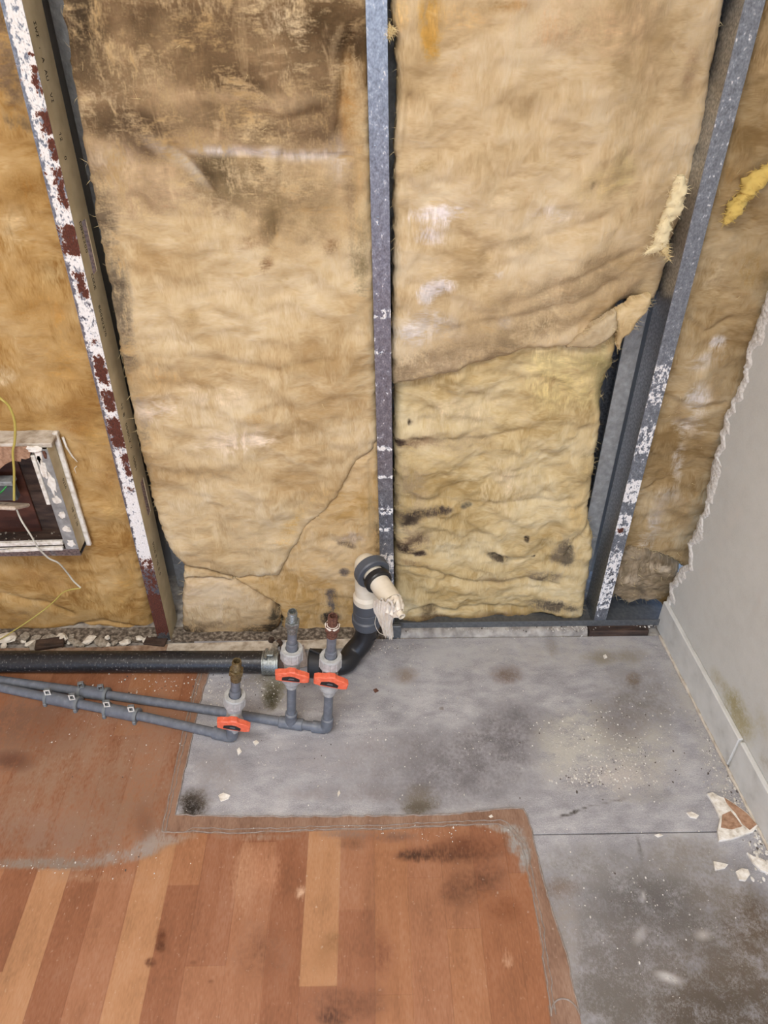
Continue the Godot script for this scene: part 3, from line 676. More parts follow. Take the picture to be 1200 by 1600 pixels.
# ================================================================== right wall
func build_right_wall():
	# board with a torn end at the studs, drawn in (z, y)
	var raw := [[1228, 395], [1212, 430], [1200, 460], [1190, 490], [1180, 510], [1172, 540], [1165, 560], [1156, 600], [1148, 622], [1130, 655], [1124, 690], [1112, 730], [1106, 765], [1100, 790], [1086, 825], [1078, 850], [1074, 880], [1056, 898], [1046, 920], [1041, 944], [1040, 956]]
	var prof := []
	var nz := noise(55, 16.0, 4)
	var off := 0.012
	for i in raw.size():
		var v := at_right(raw[i][0], raw[i][1], off)
		prof.append(Vector2(v.z, v.y))
	var dense := PackedVector2Array([Vector2(-1.50, 2.45), Vector2(-1.49, 1.8), Vector2(-1.475, 1.3)])
	for i in prof.size() - 1:
		var a: Vector2 = prof[i]; var b: Vector2 = prof[i + 1]
		var n := maxi(1, int(a.distance_to(b) / 0.005))
		for k in n:
			var q := a.lerp(b, float(k) / n)
			dense.append(q + Vector2(nz.get_noise_2d(q.x, q.y) * 0.016, 0))
	dense.append(prof[-1]); dense.append(Vector2(prof[-1].x, 0.0))
	var poly := dense.duplicate()
	poly.append(Vector2(3.2, 0.0)); poly.append(Vector2(3.2, 2.45))
	# plane of the wall: local x runs along +z of the world, local y up, local z towards the room
	var along := Vector3(0.0687, 0, 1).normalized(); var face := Vector3(-1, 0, 0.0687).normalized()
	var org := Vector3(0.8987 + off, 0, 0)
	var xf := Transform3D(Basis(along * sqrt(1.0 + 0.0687 * 0.0687), Vector3.UP, face), org - face * 0.013)
	var wlo := Vector2(-1.56, 0.0); var whi := Vector2(0.4, 1.4)
	var wuv := func(q: Vector3) -> Vector2: return Vector2((q.z - wlo.x) / (whi.x - wlo.x), (q.y - wlo.y) / (whi.y - wlo.y))
	var st := S(); prism(st, poly, 0.013, xf, 0.0, wuv)
	var wall := structure("wall_right", finished(st), wall_paint(wlo, whi), "off-white plasterboard side wall with a torn edge at the studs", "wall")
	# crumbling gypsum core along the torn edge
	st = S(); smooth(st)
	var nb := noise(66, 42.0, 3)
	var rows := []
	for i in range(2, dense.size()):
		var q := dense[i]; var row := []
		var wd := 0.020 + 0.018 * (0.5 + nb.get_noise_2d(q.y * 0.5, 3.0)) + (0.016 if nb.get_noise_2d(q.y * 0.25, 9.0) > 0.10 else 0.0)
		if q.y > 1.25: wd = 0.006
		for k in 7:
			var f := k / 6.0
			var lx := q.x - 0.004 + wd * f
			var bump := 0.0020 * sin(PI * f) + 0.007 * absf(nb.get_noise_2d(lx * 2.0, q.y * 2.0)) * sin(PI * f) - 0.002 * (1.0 if f == 1.0 else 0.0)
			if k == 0: bump = -0.012
			row.append(xf * Vector3(lx, q.y, 0.013 + bump))
		rows.append(row)
	for i in rows.size() - 1:
		for k in 6:
			var inn: Vector3 = (rows[i][k] + rows[i + 1][k + 1]) * 0.5 - face * 0.02 + along * 0.01
			quad(st, rows[i][k], rows[i][k + 1], rows[i + 1][k + 1], rows[i + 1][k], inn)
	put("torn_edge", st, M.gypsum, wall)
	# second skin, closing the wall
	st = S(); box(st, Vector3(0.013, 2.45, 4.66), Transform3D(Basis(face, Vector3.UP, along), Vector3(0.8987 + 0.12 + 0.0687 * 0.87, 1.225, 0.87)))
	put("rear_board", st, M.room_wall, wall)
	# skirting: two lengths with a joint
	var zj := at_right(1140, 1187).z
	st = S(); box(st, Vector3(0.006, 0.09, 4.68), Transform3D(Basis(face, Vector3.UP, along), Vector3(0.8987 + 0.0687 * 0.86 + 0.008, 0.047, 0.86)))
	var sk := structure("baseboard_right", st, M.skirting, "white painted skirting board along the side wall", "skirting")
	var za := -1.478
	for seg in [[za, zj - 0.0003], [zj + 0.0003, 3.19]]:
		st = S()
		var zc: float = (seg[0] + seg[1]) * 0.5
		box(st, Vector3(0.012, 0.100, seg[1] - seg[0]), Transform3D(Basis(face, Vector3.UP, along), Vector3(wall_x(zc) + 0.006, 0.0515, zc)), 0.0025)
		put("skirting_board", st, M.skirting, sk)
	# bead of old filler at its foot
	st = S()
	var pts := []; var rr := []
	for i in 120:
		var z := -1.44 + i * 0.016
		pts.append(Vector3(wall_x(z) - 0.002 + 0.002 * nb.get_noise_1d(i * 5.0), 0.002, z)); rr.append(0.004 + 0.003 * nb.get_noise_1d(i * 9.0 + 40.0))
	tube(st, pts, rr, 7); put("filler_bead", st, M.strip, sk)
func wall_paint(lo: Vector2, hi: Vector2) -> StandardMaterial3D:
	var st := [[1148, 1105, 16, 34, -20, c8(162, 152, 118), 0.8], [1165, 1140, 14, 26, -20, c8(170, 160, 130), 0.6], [1120, 1060, 10, 20, -20, c8(176, 168, 146), 0.6], [1190, 1130, 12, 30, -10, c8(178, 170, 148), 0.5], [1100, 900, 20, 60, 20, c8(196, 190, 182), 0.4], [1055, 985, 8, 16, 0, c8(150, 145, 140), 0.5], [1150, 800, 14, 60, 20, c8(202, 197, 190), 0.4], [1180, 950, 8, 40, 20, c8(190, 184, 178), 0.4], [1195, 1190, 10, 20, -10, c8(160, 150, 130), 0.5]]
	var m := ground_material(lo, hi, 0.002, st, func(px, py) -> Vector2:
		var v := at_right(px, py, 0.012); return Vector2(v.z, v.y), 1500, func(_a, _b): return [c8(186, 184, 179), c8(198, 197, 192), c8(206, 205, 201)], 0.5, 3)
	m.roughness = 0.75; m.normal_scale = 0.06
	return m

# ================================================================== framing
func c_stud(called: String, label: String, foot: Vector3, head: Vector3, flange: float, depth: float, web_side: int, fm: Material, wm: Material, group := "steel wall studs") -> Node3D:
	# foot/head: front left corner of the front flange, bottom and top. web_side +1: web on the right, -1: on the left
	var t := thing(called, label, "stud", foot, group)
	var up := (head - foot); var len := up.length(); up = up / len
	var bs := Basis(Vector3.RIGHT, up, Vector3.RIGHT.cross(up))
	var th := 0.0016
	var mk := func(lo: Vector3, hi: Vector3) -> SurfaceTool:
		var st := S(); box(st, hi - lo, Transform3D(bs, foot + bs * ((lo + hi) * 0.5)), 0.0005); return st
	put("front_flange", mk.call(Vector3(0, 0, -th), Vector3(flange, len, 0)), fm, t)
	var wx := flange - th if web_side > 0 else 0.0
	put("web", mk.call(Vector3(wx, 0, -depth), Vector3(wx + th, len, -th - 0.0001)), wm, t)
	put("rear_flange", mk.call(Vector3(0, 0, -depth - th), Vector3(flange, len, -depth - 0.0001)), M.galv, t)
	var lx := 0.0 if web_side > 0 else flange - th
	put("lip", mk.call(Vector3(lx, 0, -0.010), Vector3(lx + th, len, -th - 0.0001)), M.galv, t)
	return t
func screw(parent: Node, at: Vector3, r := 0.0035):
	var st := S(); lathe(st, at, Vector3(0, 0, 1), [Vector2(0, 0), Vector2(r, 0), Vector2(r * 0.8, 0.0012), Vector2(0.0, 0.0016)], 10)
	put("screw", st, M.galv, parent)
func flange_texture(kind: int, y0: float, y1: float, patches: Array) -> StandardMaterial3D:
	# front flange: bare zinc with plaster residue and rust, painted where the photograph shows them
	var W := 48; var H := 1900
	var n1 := noise_bytes(noise(300 + kind, 0.05, 5), W, H); var n2 := noise_bytes(noise(310 + kind, 0.16, 4), W, H); var n3 := noise_bytes(noise(320 + kind, 0.012, 4), W, H)
	var out := PackedByteArray(); out.resize(W * H * 3); var orm := PackedByteArray(); orm.resize(W * H * 3)
	var hg := PackedByteArray(); hg.resize(W * H)
	for y in H:
		var yy := y1 - (y + 0.5) / H * (y1 - y0)
		var pl := 0.0; var ru := 0.0; var rc := 0.7; var rw := 0.3; var rough_rust := 0.0
		for p in patches:      # [y_low, y_high, kind 0 plaster 1 rust 2 mottled rust, centre 0..1, half width, strength]
			if yy > p[0] and yy < p[1]:
				var e := minf(1.0, minf(yy - p[0], p[1] - yy) / (0.12 * (p[1] - p[0]) + 0.004))
				if p[2] == 0: pl = maxf(pl, p[5] * e)
				elif p[5] * e > ru: ru = p[5] * e; rc = p[3]; rw = p[4]; rough_rust = 1.0 if p[2] == 2 else 0.0
		for x in W:
			var i := y * W + x; var a := n1[i] / 255.0; var b := n2[i] / 255.0; var d := n3[i] / 255.0
			var u := (x + 0.5) / W
			var c := Color(0.44, 0.46, 0.50).lerp(Color(0.70, 0.73, 0.78), clampf(a * 0.6 + b * 0.7 - 0.15, 0.0, 1.0))
			var rough := 0.26 + 0.16 * b; var metal := 0.85
			var pk := clampf((pl + (a - 0.5) * 1.3 + (b - 0.5) * 0.7 + (clampf(u * 4.0, 0.0, 1.0) - 0.8) * (0.9 if kind == 1 else 0.0) - 0.40) * 4.0, 0.0, 1.0)
			if pk > 0.0:
				c = c.lerp(Color(0.83, 0.81, 0.79).lerp(Color(0.93, 0.92, 0.92), b), pk); rough = lerpf(rough, 0.95, pk); metal *= 1.0 - pk
			var side := clampf(1.3 - absf(u - rc) / rw, 0.0, 1.0) if ru > 0.0 else 0.0
			var rk := 0.0 if ru <= 0.0 else clampf((ru * side + (a - 0.5) * (1.5 + rough_rust) + (b - 0.5) * (1.0 + rough_rust) - 0.5) * 6.0, 0.0, 1.0)
			if rk > 0.0:
				c = c.lerp(Color(0.22, 0.10, 0.07).lerp(Color(0.42, 0.22, 0.15), b), rk); rough = lerpf(rough, 0.92, rk); metal *= 1.0 - rk
			out[i * 3] = c.r8; out[i * 3 + 1] = c.g8; out[i * 3 + 2] = c.b8
			orm[i * 3] = 255; orm[i * 3 + 1] = int(rough * 255); orm[i * 3 + 2] = int(clampf(metal, 0, 1) * 255)
			hg[i] = int(clampf(0.3 + pk * 0.3 * b + rk * 0.4 * b, 0, 1) * 255)
	var m := StandardMaterial3D.new()
	m.albedo_texture = ImageTexture.create_from_image(Image.create_from_data(W, H, false, Image.FORMAT_RGB8, out))
	var t2 := ImageTexture.create_from_image(Image.create_from_data(W, H, false, Image.FORMAT_RGB8, orm))
	m.roughness = 1.0; m.roughness_texture = t2; m.roughness_texture_channel = BaseMaterial3D.TEXTURE_CHANNEL_GREEN
	m.metallic = 1.0; m.metallic_texture = t2; m.metallic_texture_channel = BaseMaterial3D.TEXTURE_CHANNEL_BLUE
	var hm := Image.create_from_data(W, H, false, Image.FORMAT_L8, hg); hm.convert(Image.FORMAT_RGBA8); hm.bump_map_to_normal_map(3.0)
	m.normal_enabled = true; m.normal_texture = ImageTexture.create_from_image(hm); m.normal_scale = 0.4
	return m
func face_sheet(foot: Vector3, head: Vector3, flange: float, y0: float, y1: float) -> ArrayMesh:
	# the flange as a thin folded plate carrying a texture: v runs with height between y0 and y1
	var up := (head - foot); var len := up.length(); up /= len
	var bs := Basis(Vector3.RIGHT, up, Vector3.RIGHT.cross(up))
	var st := S()
	var poly := PackedVector2Array([Vector2(0, 0), Vector2(flange, 0), Vector2(flange, len), Vector2(0, len)])
	var inv := Transform3D(bs, foot).affine_inverse()
	var uv := func(p: Vector3) -> Vector2:
		var q := inv * p
		return Vector2(q.x / flange, (y1 - p.y) / (y1 - y0))
	prism(st, poly, 0.0016, Transform3D(bs, foot - bs.z * 0.0016), 0.0005, uv)
	return finished(st)
func build_framing():
	var top := 2.445
	# ---------------- left stud
	var zl := -1.447
	var lf := at_z(247, 1000, zl); lf.y = -0.006
	var lt := at_z(1, 5, zl); var slope := (lt.x - lf.x) / (lt.y - lf.y)
	var lh := Vector3(lf.x + slope * top, top, zl)
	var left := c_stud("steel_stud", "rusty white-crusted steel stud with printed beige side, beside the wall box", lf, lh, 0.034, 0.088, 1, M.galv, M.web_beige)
	var yy := func(py: float) -> float: return at_z(120, py, zl).y
	var pat := [[0.25, 2.44, 0, 0, 0, 0.62], [yy.call(420), yy.call(340), 0, 0, 0, 0.8], [yy.call(780), yy.call(470), 0, 0, 0, 0.7], [yy.call(900), yy.call(760), 0, 0, 0, 0.85]]
	for q in [[1, 78, 92, 0.75, 0.3, 0.8], [1, 98, 152, 0.85, 0.22, 0.9], [1, 166, 214, 0.85, 0.42, 1.1], [1, 213, 255, 0.85, 0.3, 1.0], [1, 255, 332, 0.78, 0.3, 1.0], [1, 346, 404, 0.65, 0.6, 1.3], [1, 418, 472, 0.62, 0.3, 1.0], [1, 528, 541, 0.6, 0.25, 0.9], [1, 552, 604, 0.6, 0.42, 1.2], [1, 606, 645, 0.65, 0.5, 1.1], [1, 648, 706, 0.6, 0.5, 1.3], [1, 704, 748, 0.8, 0.3, 1.0], [1, 760, 772, 0.7, 0.3, 0.7], [2, 870, 930, 0.55, 0.8, 0.75], [1, 922, 996, 0.5, 0.9, 1.5]]:
		pat.append([yy.call(q[2]), yy.call(q[1]), q[0], q[3], q[4], q[5]])
	for c in left.get_children():
		if c.name == "front_flange":
			c.mesh = face_sheet(lf, lh, 0.034, 0.0, 2.0); c.material_override = flange_texture(1, 0.0, 2.0, pat)
			c.set_meta("label", "white plaster crust and dark rust patches")
		if c.name == "web":
			c.set_meta("label", "printed side with the beige reflection of the wool painted in")
	var wxr := 0.034
	var bs := Basis(Vector3.RIGHT, (lh - lf).normalized(), Vector3.RIGHT.cross((lh - lf).normalized()))
	# the web with its punched service slots: plates above, below and beside each opening
	var cuts := []
	for sl in [[345, 428], [752, 806]]: cuts.push_front([at_z(140, sl[1], zl - 0.05).y - lf.y, at_z(140, sl[0], zl - 0.05).y - lf.y])
	var ws := S(); var wy := 0.0; var wlen := (lh - lf).length()
	var plate := func(ya: float, yb: float, za: float, zb: float):
		var lo := Vector3(wxr - 0.0016, ya, za); var hi := Vector3(wxr, yb, zb)
		box(ws, hi - lo, Transform3D(bs, lf + bs * ((lo + hi) * 0.5)))
	for cu in cuts:
		plate.call(wy, cu[0], -0.088, -0.0017)
		plate.call(cu[0], cu[1], -0.088, -0.068); plate.call(cu[0], cu[1], -0.042, -0.0017)
		wy = cu[1]
	plate.call(wy, wlen, -0.088, -0.0017)
	for c in left.get_children():
		if c.name == "web":
			ws.generate_normals(); c.mesh = ws.commit()
	for tx in [[0.020, "IWI . A", 1.44], [0.02, "AU  VI", 1.37], [0.02, "12", 1.275], [0.02, "0", 1.235], [0.02, "DBX2200", 1.12], [0.02, "CODE", 1.02], [0.02, "80062270", 0.955], [0.02, "12 B  0090LV 2  10001", 0.73], [0.02, "0226 0 70 0 0", 0.33]]:
		var tm := TextMesh.new(); tm.text = tx[1]; tm.font_size = 12; tm.pixel_size = 0.0012; tm.depth = 0.0003
		var f := SystemFont.new(); f.font_names = PackedStringArray(["Droid Sans Mono"]); tm.font = f
		tm.horizontal_alignment = HORIZONTAL_ALIGNMENT_LEFT
		var o := put("lettering", tm, M.ink, left)
		# reads downwards on the face that looks to +x
		var px := bs * Vector3(wxr + 0.0002, 0, 0)
		o.transform = Transform3D(Basis(-bs.y, Vector3(0, 0, -1).cross(-bs.y) * 0 + Vector3(0, 0, 1) * 1.0, Vector3(1, 0, 0)), lf + bs * Vector3(wxr + 0.0002, tx[2], -0.034) - left.position)
		o.transform.basis = Basis(-bs.y, -Vector3(0, 0, 1) * -1.0, (-bs.y).cross(Vector3(0, 0, 1)))
		if o.transform.basis.z.x < 0: o.transform.basis = Basis(-bs.y, Vector3(0, 0, -1), (-bs.y).cross(Vector3(0, 0, -1)))
	# ---------------- middle stud
	var zm := -1.467
	var mt := at_z(571, 0, zm); var mb := at_z(593, 850, zm)
	var ms := (mt.x - mb.x) / (mt.y - mb.y)
	var mf := Vector3(mb.x - ms * (mb.y - 0.02), 0.02, zm); var mh := Vector3(mf.x + ms * (top - 0.02), top, zm)
	var mid := c_stud("steel_stud", "shiny bare steel stud behind the white waste pipe", mf, mh, 0.035, 0.086, 1, M.galv, M.galv)
	var mp := []
	for q in [[695, 706, 0.5], [742, 750, 0.35], [792, 806, 0.6], [822, 832, 0.5], [862, 905, 0.5], [905, 925, 0.7], [480, 500, 0.4], [545, 556, 0.4]]:
		mp.append([at_z(600, q[1], zm).y, at_z(600, q[0], zm).y, 0, q[2], 0.2, 0.42 if q[0] < 600 else 0.62])
	for c in mid.get_children():
		if c.name == "front_flange":
			c.mesh = face_sheet(mf, mh, 0.035, 0.0, 2.0); c.material_override = flange_texture(2, 0.0, 2.0, mp)
	for q in [[586, 228], [590, 340], [591, 352], [592, 470], [594, 552]]:
		screw(mid, at_z(q[0], q[1], zm) + Vector3(0, 0, 0.0002), 0.0022)
	# ---------------- right stud
	var rt := at_z(1164, 0, zm); var rb := at_z(927, 972, zm)
	var rs := (rt.x - rb.x) / (rt.y - rb.y)
	var rf := Vector3(rb.x - rs * (rb.y - 0.02), 0.02, zm); var rh := Vector3(rf.x + rs * (top - 0.02), top, zm)
	var rig := c_stud("steel_stud", "spotted grey steel stud beside the off-white side wall", rf, rh, 0.034, 0.086, -1, M.galv_dusty, M.galv)
	var rp := []
	for q in [[560, 640, 0.45], [660, 720, 0.5], [745, 790, 0.7], [800, 840, 0.6], [850, 960, 0.6]]:
		rp.append([at_z(1000, q[1], zm).y, at_z(1000, q[0], zm).y, 0, 0.5, 0.5, q[2]])
	rp.append([at_z(960, 834, zm).y, at_z(960, 824, zm).y, 1, 0.4, 0.25, 1.0])
	for c in rig.get_children():
		if c.name == "front_flange":
			c.mesh = face_sheet(rf, rh, 0.034, 0.0, 2.0); c.material_override = flange_texture(3, 0.0, 2.0, rp)
	for q in [[1133, 167], [1141, 170], [1073, 403], [1085, 403], [1062, 454], [1025, 595], [1032, 594], [985, 750], [992, 751]]:
		screw(rig, at_z(q[0], q[1], zm) + Vector3(0, 0, 0.0002), 0.0022)
	# ---------------- rear row of studs, seen in the gaps
	var zr := -1.572
	var spots := [[at_z(76, 5, zr).x, 0.036, "dark rear stud in the gap beside the rusty stud"], [at_z(610, 5, zr).x - 0.02, 0.036, "dark rear stud in the narrow gap behind the shiny stud"], [at_z(1010, 489, zr).x - 0.036, 0.040, "blue-grey rear stud showing beside the torn insulation edge"]]
	for i in 3:
		if i < 2: zr = -1.640
		else: zr = -1.572
		var f0 := Vector3(at_z(76, 5, zr).x if i == 0 else spots[i][0], 0.02, zr)
		var h0 := f0; h0.y = top
		if i == 2:
			f0.x = at_z(931, 845, zr).x - 0.036; var up0 := at_z(1010, 489, zr); var lo0 := at_z(931, 845, zr)
			var sl2: float = (up0.x - lo0.x) / (up0.y - lo0.y)
			f0.x = lo0.x - 0.037 - sl2 * (lo0.y - 0.02); h0 = Vector3(f0.x + sl2 * (top - 0.02), top, zr)
		c_stud("rear_stud", spots[i][2], f0, h0, spots[i][1], 0.06, 1, M.galv_dusty, M.galv, "rear studs")
	# ---------------- bottom track on its concrete ledge, and the packer under the right stud
	var st := S()
	var xl := -1.6
	bx(st, Vector3(0.055, 0.019, -1.4685 + 0.0012), Vector3(0.90, 0.040, -1.4655 + 0.0006))
	var track := thing("bottom_track", "grey steel bottom track under the studs behind the cement floor", "track", Vector3(0.4, 0.019, -1.467))
	put("front_lip", st, M.track, track)
	st = S(); bx(st, Vector3(0.055, 0.0185, -1.57), Vector3(0.90, 0.0200, -1.4675)); put("base", st, M.track, track)
	# ledge: uneven concrete strip in front of and below the track
	ledge()
	st = S(); box(st, Vector3(0.165, 0.026, 0.030), Transform3D(Basis(), Vector3((at_y(920, 990).x + at_y(1010, 990).x) * 0.5, 0.006, -1.4585)), 0.002)
	tag(put("timber_packer", st, M.timber_dark), "dark timber packer under the foot of the spotted stud", "timber")
	st = S(); bx(st, Vector3(-1.6, 2.44, -1.58), Vector3(1.0, 2.449, -1.44)); tag(put("top_track", st, M.track), "steel top track under the ceiling holding the studs", "track")
	# a flat steel shelf seen below the torn wool by the side wall
	st = S(); bx(st, Vector3(0.655, 0.0205, -1.60), Vector3(0.84, 0.024, -1.474)); tag(put("track_plate", st, M.track), "dark steel plate in the corner under the torn wool", "plate")
func ledge():
	var st := S(); smooth(st)
	var n := noise(91, 30.0, 4); var rows := []
	var x0 := 0.06; var x1 := at_y(918, 995).x
	var nx := 90
	for i in nx + 1:
		var x := lerpf(x0, x1, float(i) / nx); var row := []
		var prof := [[-1.4455, -0.008], [-1.4475, 0.010], [-1.4530, 0.0165], [-1.4600, 0.0185], [-1.4670, 0.0188], [-1.4760, 0.0182]]
		for k in prof.size():
			var q = prof[k]; var w := n.get_noise_2d(x * 3.0, k * 2.0) * 0.0022
			row.append(Vector3(x, maxf(-0.0079, q[1] + (w if k > 0 and k < 4 else 0.0)), q[0] + (w if k > 0 and k < 5 else 0.0)))
		rows.append(row)
	for i in nx:
		for k in 5:
			quad(st, rows[i][k], rows[i][k + 1], rows[i + 1][k + 1], rows[i + 1][k], (rows[i][k] + rows[i + 1][k + 1]) * 0.5 + Vector3(0, -0.02, -0.01))
	for e in [0, nx]:
		flat(st)
		for k in 5: tri(st, Vector3(rows[e][0].x, -0.008, -1.476), rows[e][k], rows[e][k + 1], Vector3(0.3, 0, -1.46))
	tag(put("concrete_ledge", st, M.slab), "rough pale concrete ledge in front of the steel bottom track", "ledge")

# ================================================================== insulation
func nearest_on(poly: PackedVector2Array, p: Vector2) -> Vector2:
	var best := 1e9; var q := p
	var n := poly.size()
	for i in n:
		var c := Geometry2D.get_closest_point_to_segment(p, poly[i], poly[(i + 1) % n])
		var d := c.distance_squared_to(p)
		if d < best: best = d; q = c
	return q
# opts: front (z of the face), back (z of the rear), edge (rounding), big, mid, fine (relief in metres), seed, tilt Vector2
func batt(label: String, poly: PackedVector2Array, opts: Dictionary, tones: Array, stains: Array, creases := [], called := "insulation_batt", fibres := 400) -> Node3D:
	var lo := poly[0]; var hi := poly[0]
	for p in poly: lo = Vector2(minf(lo.x, p.x), minf(lo.y, p.y)); hi = Vector2(maxf(hi.x, p.x), maxf(hi.y, p.y))
	var sd: int = opts.seed; var front: float = opts.front; var back: float = opts.back; var er: float = opts.get("edge", 0.018)
	var step: float = opts.get("step", 0.006)
	var jit := noise(sd + 9, 26.0, 3)
	var nbig := noise(sd + 5, 4.5, 3, 0.0); var nmid := noise(sd + 6, 11.0, 3); var nfine := noise(sd + 7, 60.0, 3)
	var ja: float = opts.get("jitter", 0.005)
	lo -= Vector2.ONE * 0.012; hi += Vector2.ONE * 0.012
	var nx := int((hi.x - lo.x) / step) + 2; var ny := int((hi.y - lo.y) / step) + 2
	var pos := []; pos.resize(nx * ny); var ins := PackedByteArray(); ins.resize(nx * ny)
	var hand := noise(sd + 11, 2.0, 2)
	for j in ny:
		for i in nx:
			var p := lo + Vector2(i, j) * step
			var o := Vector2(jit.get_noise_2d(p.x, p.y), jit.get_noise_2d(p.x + 7.0, p.y - 3.0)) * ja
			ins[j * nx + i] = 1 if Geometry2D.is_point_in_polygon(p + o, poly) else 0
	var big: float = opts.get("big", 0.012); var mid: float = opts.get("mid", 0.007); var fine: float = opts.get("fine", 0.0016)
	var V := PackedVector3Array(); var UV := PackedVector2Array(); var id := PackedInt32Array(); id.resize(nx * ny); id.fill(-1)
	var used := func(a: int, b: int) -> bool:
		for dj in [-1, 0]:
			for di in [-1, 0]:
				var x: int = a + di; var y: int = b + dj
				if x < 0 or y < 0 or x >= nx - 1 or y >= ny - 1: continue
				var k := y * nx + x
				if ins[k] + ins[k + 1] + ins[k + nx] + ins[k + nx + 1] >= 2: return true
		return false
	var mlo := opts.get("tlo", lo) as Vector2; var mhi := opts.get("thi", hi) as Vector2
	for j in ny:
		for i in nx:
			var k := j * nx + i
			if not used.call(i, j): continue
			var p := lo + Vector2(i, j) * step
			var o := Vector2(jit.get_noise_2d(p.x, p.y), jit.get_noise_2d(p.x + 7.0, p.y - 3.0)) * ja
			var q := nearest_on(poly, p + o)
			var d := (p + o).distance_to(q)
			if ins[k] == 0:
				p = q - o; d = 0.0
			var rd := 0.0
			if d < er:
				var f := 1.0 - d / er
				rd = er * (1.0 - sqrt(maxf(0.0, 1.0 - f * f)))
			var z := front - rd
			z += nbig.get_noise_2d(p.x, p.y * 0.8) * big
			z += nmid.get_noise_2d(p.x * 0.8 + p.y * 0.3, p.y * 1.2) * mid
			z += nfine.get_noise_2d(p.x, p.y) * fine
			z += (opts.get("tilt", Vector2.ZERO) as Vector2).dot(p - (lo + hi) * 0.5)
			for c in creases:          # [points, depth, width]
				var dm := 1e9
				for s in c[0].size() - 1:
					dm = minf(dm, p.distance_to(Geometry2D.get_closest_point_to_segment(p, c[0][s], c[0][s + 1])))
				if dm < c[2] * 3.0: z -= c[1] * exp(-dm * dm / (c[2] * c[2]))
			if opts.has("hole") and (opts.hole as Rect2).has_point(p): z = back + 0.004
			if opts.has("recess"): z -= (opts.recess as Vector3).z * smoothstep((opts.recess as Vector3).x, (opts.recess as Vector3).y, p.x)
			z = minf(z, opts.get("most", 9.0)); z = maxf(z, back + 0.002)
			id[k] = V.size(); V.append(Vector3(p.x, p.y, z)); UV.append(Vector2((p.x - mlo.x) / (mhi.x - mlo.x), (mhi.y - p.y) / (mhi.y - mlo.y)))
	var st := S(); smooth(st)
	for k in V.size(): st.set_uv(UV[k]); st.add_vertex(V[k])
	var edges := {}
	for j in ny - 1:
		for i in nx - 1:
			var k := j * nx + i
			if ins[k] + ins[k + 1] + ins[k + nx] + ins[k + nx + 1] < 2: continue
			var a := id[k]; var b := id[k + 1]; var c := id[k + nx + 1]; var d := id[k + nx]
			for t in [a, c, b, a, d, c]: st.add_index(t)
			for e in [[a, b], [b, c], [c, d], [d, a]]:
				var key := Vector2i(mini(e[0], e[1]), maxi(e[0], e[1]))
				if edges.has(key): edges.erase(key)
				else: edges[key] = e
	var extra := V.size()
	var rim := []
	for key in edges:
		var e = edges[key]; rim.append(e)
		for s in 2:
			var p := V[e[s]]
			st.set_uv(UV[e[s]]); st.add_vertex(Vector3(p.x, p.y, back))
		for t in [e[0], e[1], extra + 1, e[0], extra + 1, extra]: st.add_index(t)
		extra += 2
	st.generate_normals(); st.generate_tangents()
	var wm: StandardMaterial3D = opts.get("mat")
	if wm == null:
		var zf := front - 0.003
		wm = wool_material(lo, hi, tones, stains, sd, func(px, py) -> Vector2:
			var v := at_z(px, py, zf); return Vector2(v.x, v.y))
	var base := Vector3((lo.x + hi.x) * 0.5, lo.y, front)
	var t := thing(called, label, "insulation", base, "glass wool batts")
	var o := MeshInstance3D.new(); o.name = "wool"; o.mesh = st.commit(); o.material_override = wm; t.add_child(o); o.position = -base
	# loose fibres along the rim and over the face
	if fibres > 0 and rim.size() > 0:
		var r := RandomNumberGenerator.new(); r.seed = sd * 7 + 1
		var fs := S(); flat(fs)
		var cen := (lo + hi) * 0.5
		for k in fibres:
			var p: Vector3; var dir: Vector3
			if r.randf() < 0.75:
				var e = rim[r.randi() % rim.size()]
				p = V[e[0]]; if p.y > 1.75: continue
				dir = Vector3(p.x - cen.x, (p.y - cen.y) * 0.2, 0).normalized() * 0.5 + Vector3(r.randfn() * 0.6, r.randfn() * 0.8, 0.25 + r.randf() * 0.4)
			else:
				p = V[r.randi() % V.size()]; if p.y > 1.75: continue
				dir = Vector3(r.randfn(), r.randfn() * 0.7, 0.25)
			dir = dir.normalized()
			var ln := r.randf_range(0.006, 0.022); var w := r.randf_range(0.00022, 0.0005)
			var bend := Vector3(r.randfn(), r.randfn(), r.randfn()) * 0.5
			var side := dir.cross(Vector3(0.1, 0.5, 1)).normalized()
			var prev := p - dir * 0.002; var pw := w
			for s in 4:
				dir = (dir + bend * 0.35).normalized()
				var nxt := prev + dir * ln * 0.25; var nw := w * (1.0 - (s + 1) * 0.22)
				fs.add_vertex(prev - side * pw); fs.add_vertex(prev + side * pw); fs.add_vertex(nxt + side * nw)
				fs.add_vertex(prev - side * pw); fs.add_vertex(nxt + side * nw); fs.add_vertex(nxt - side * nw)
				prev = nxt; pw = nw
		var fo := put("loose_fibres", fs, M.fluff, t); tag(fo, "", "", "", "stuff")
	return t
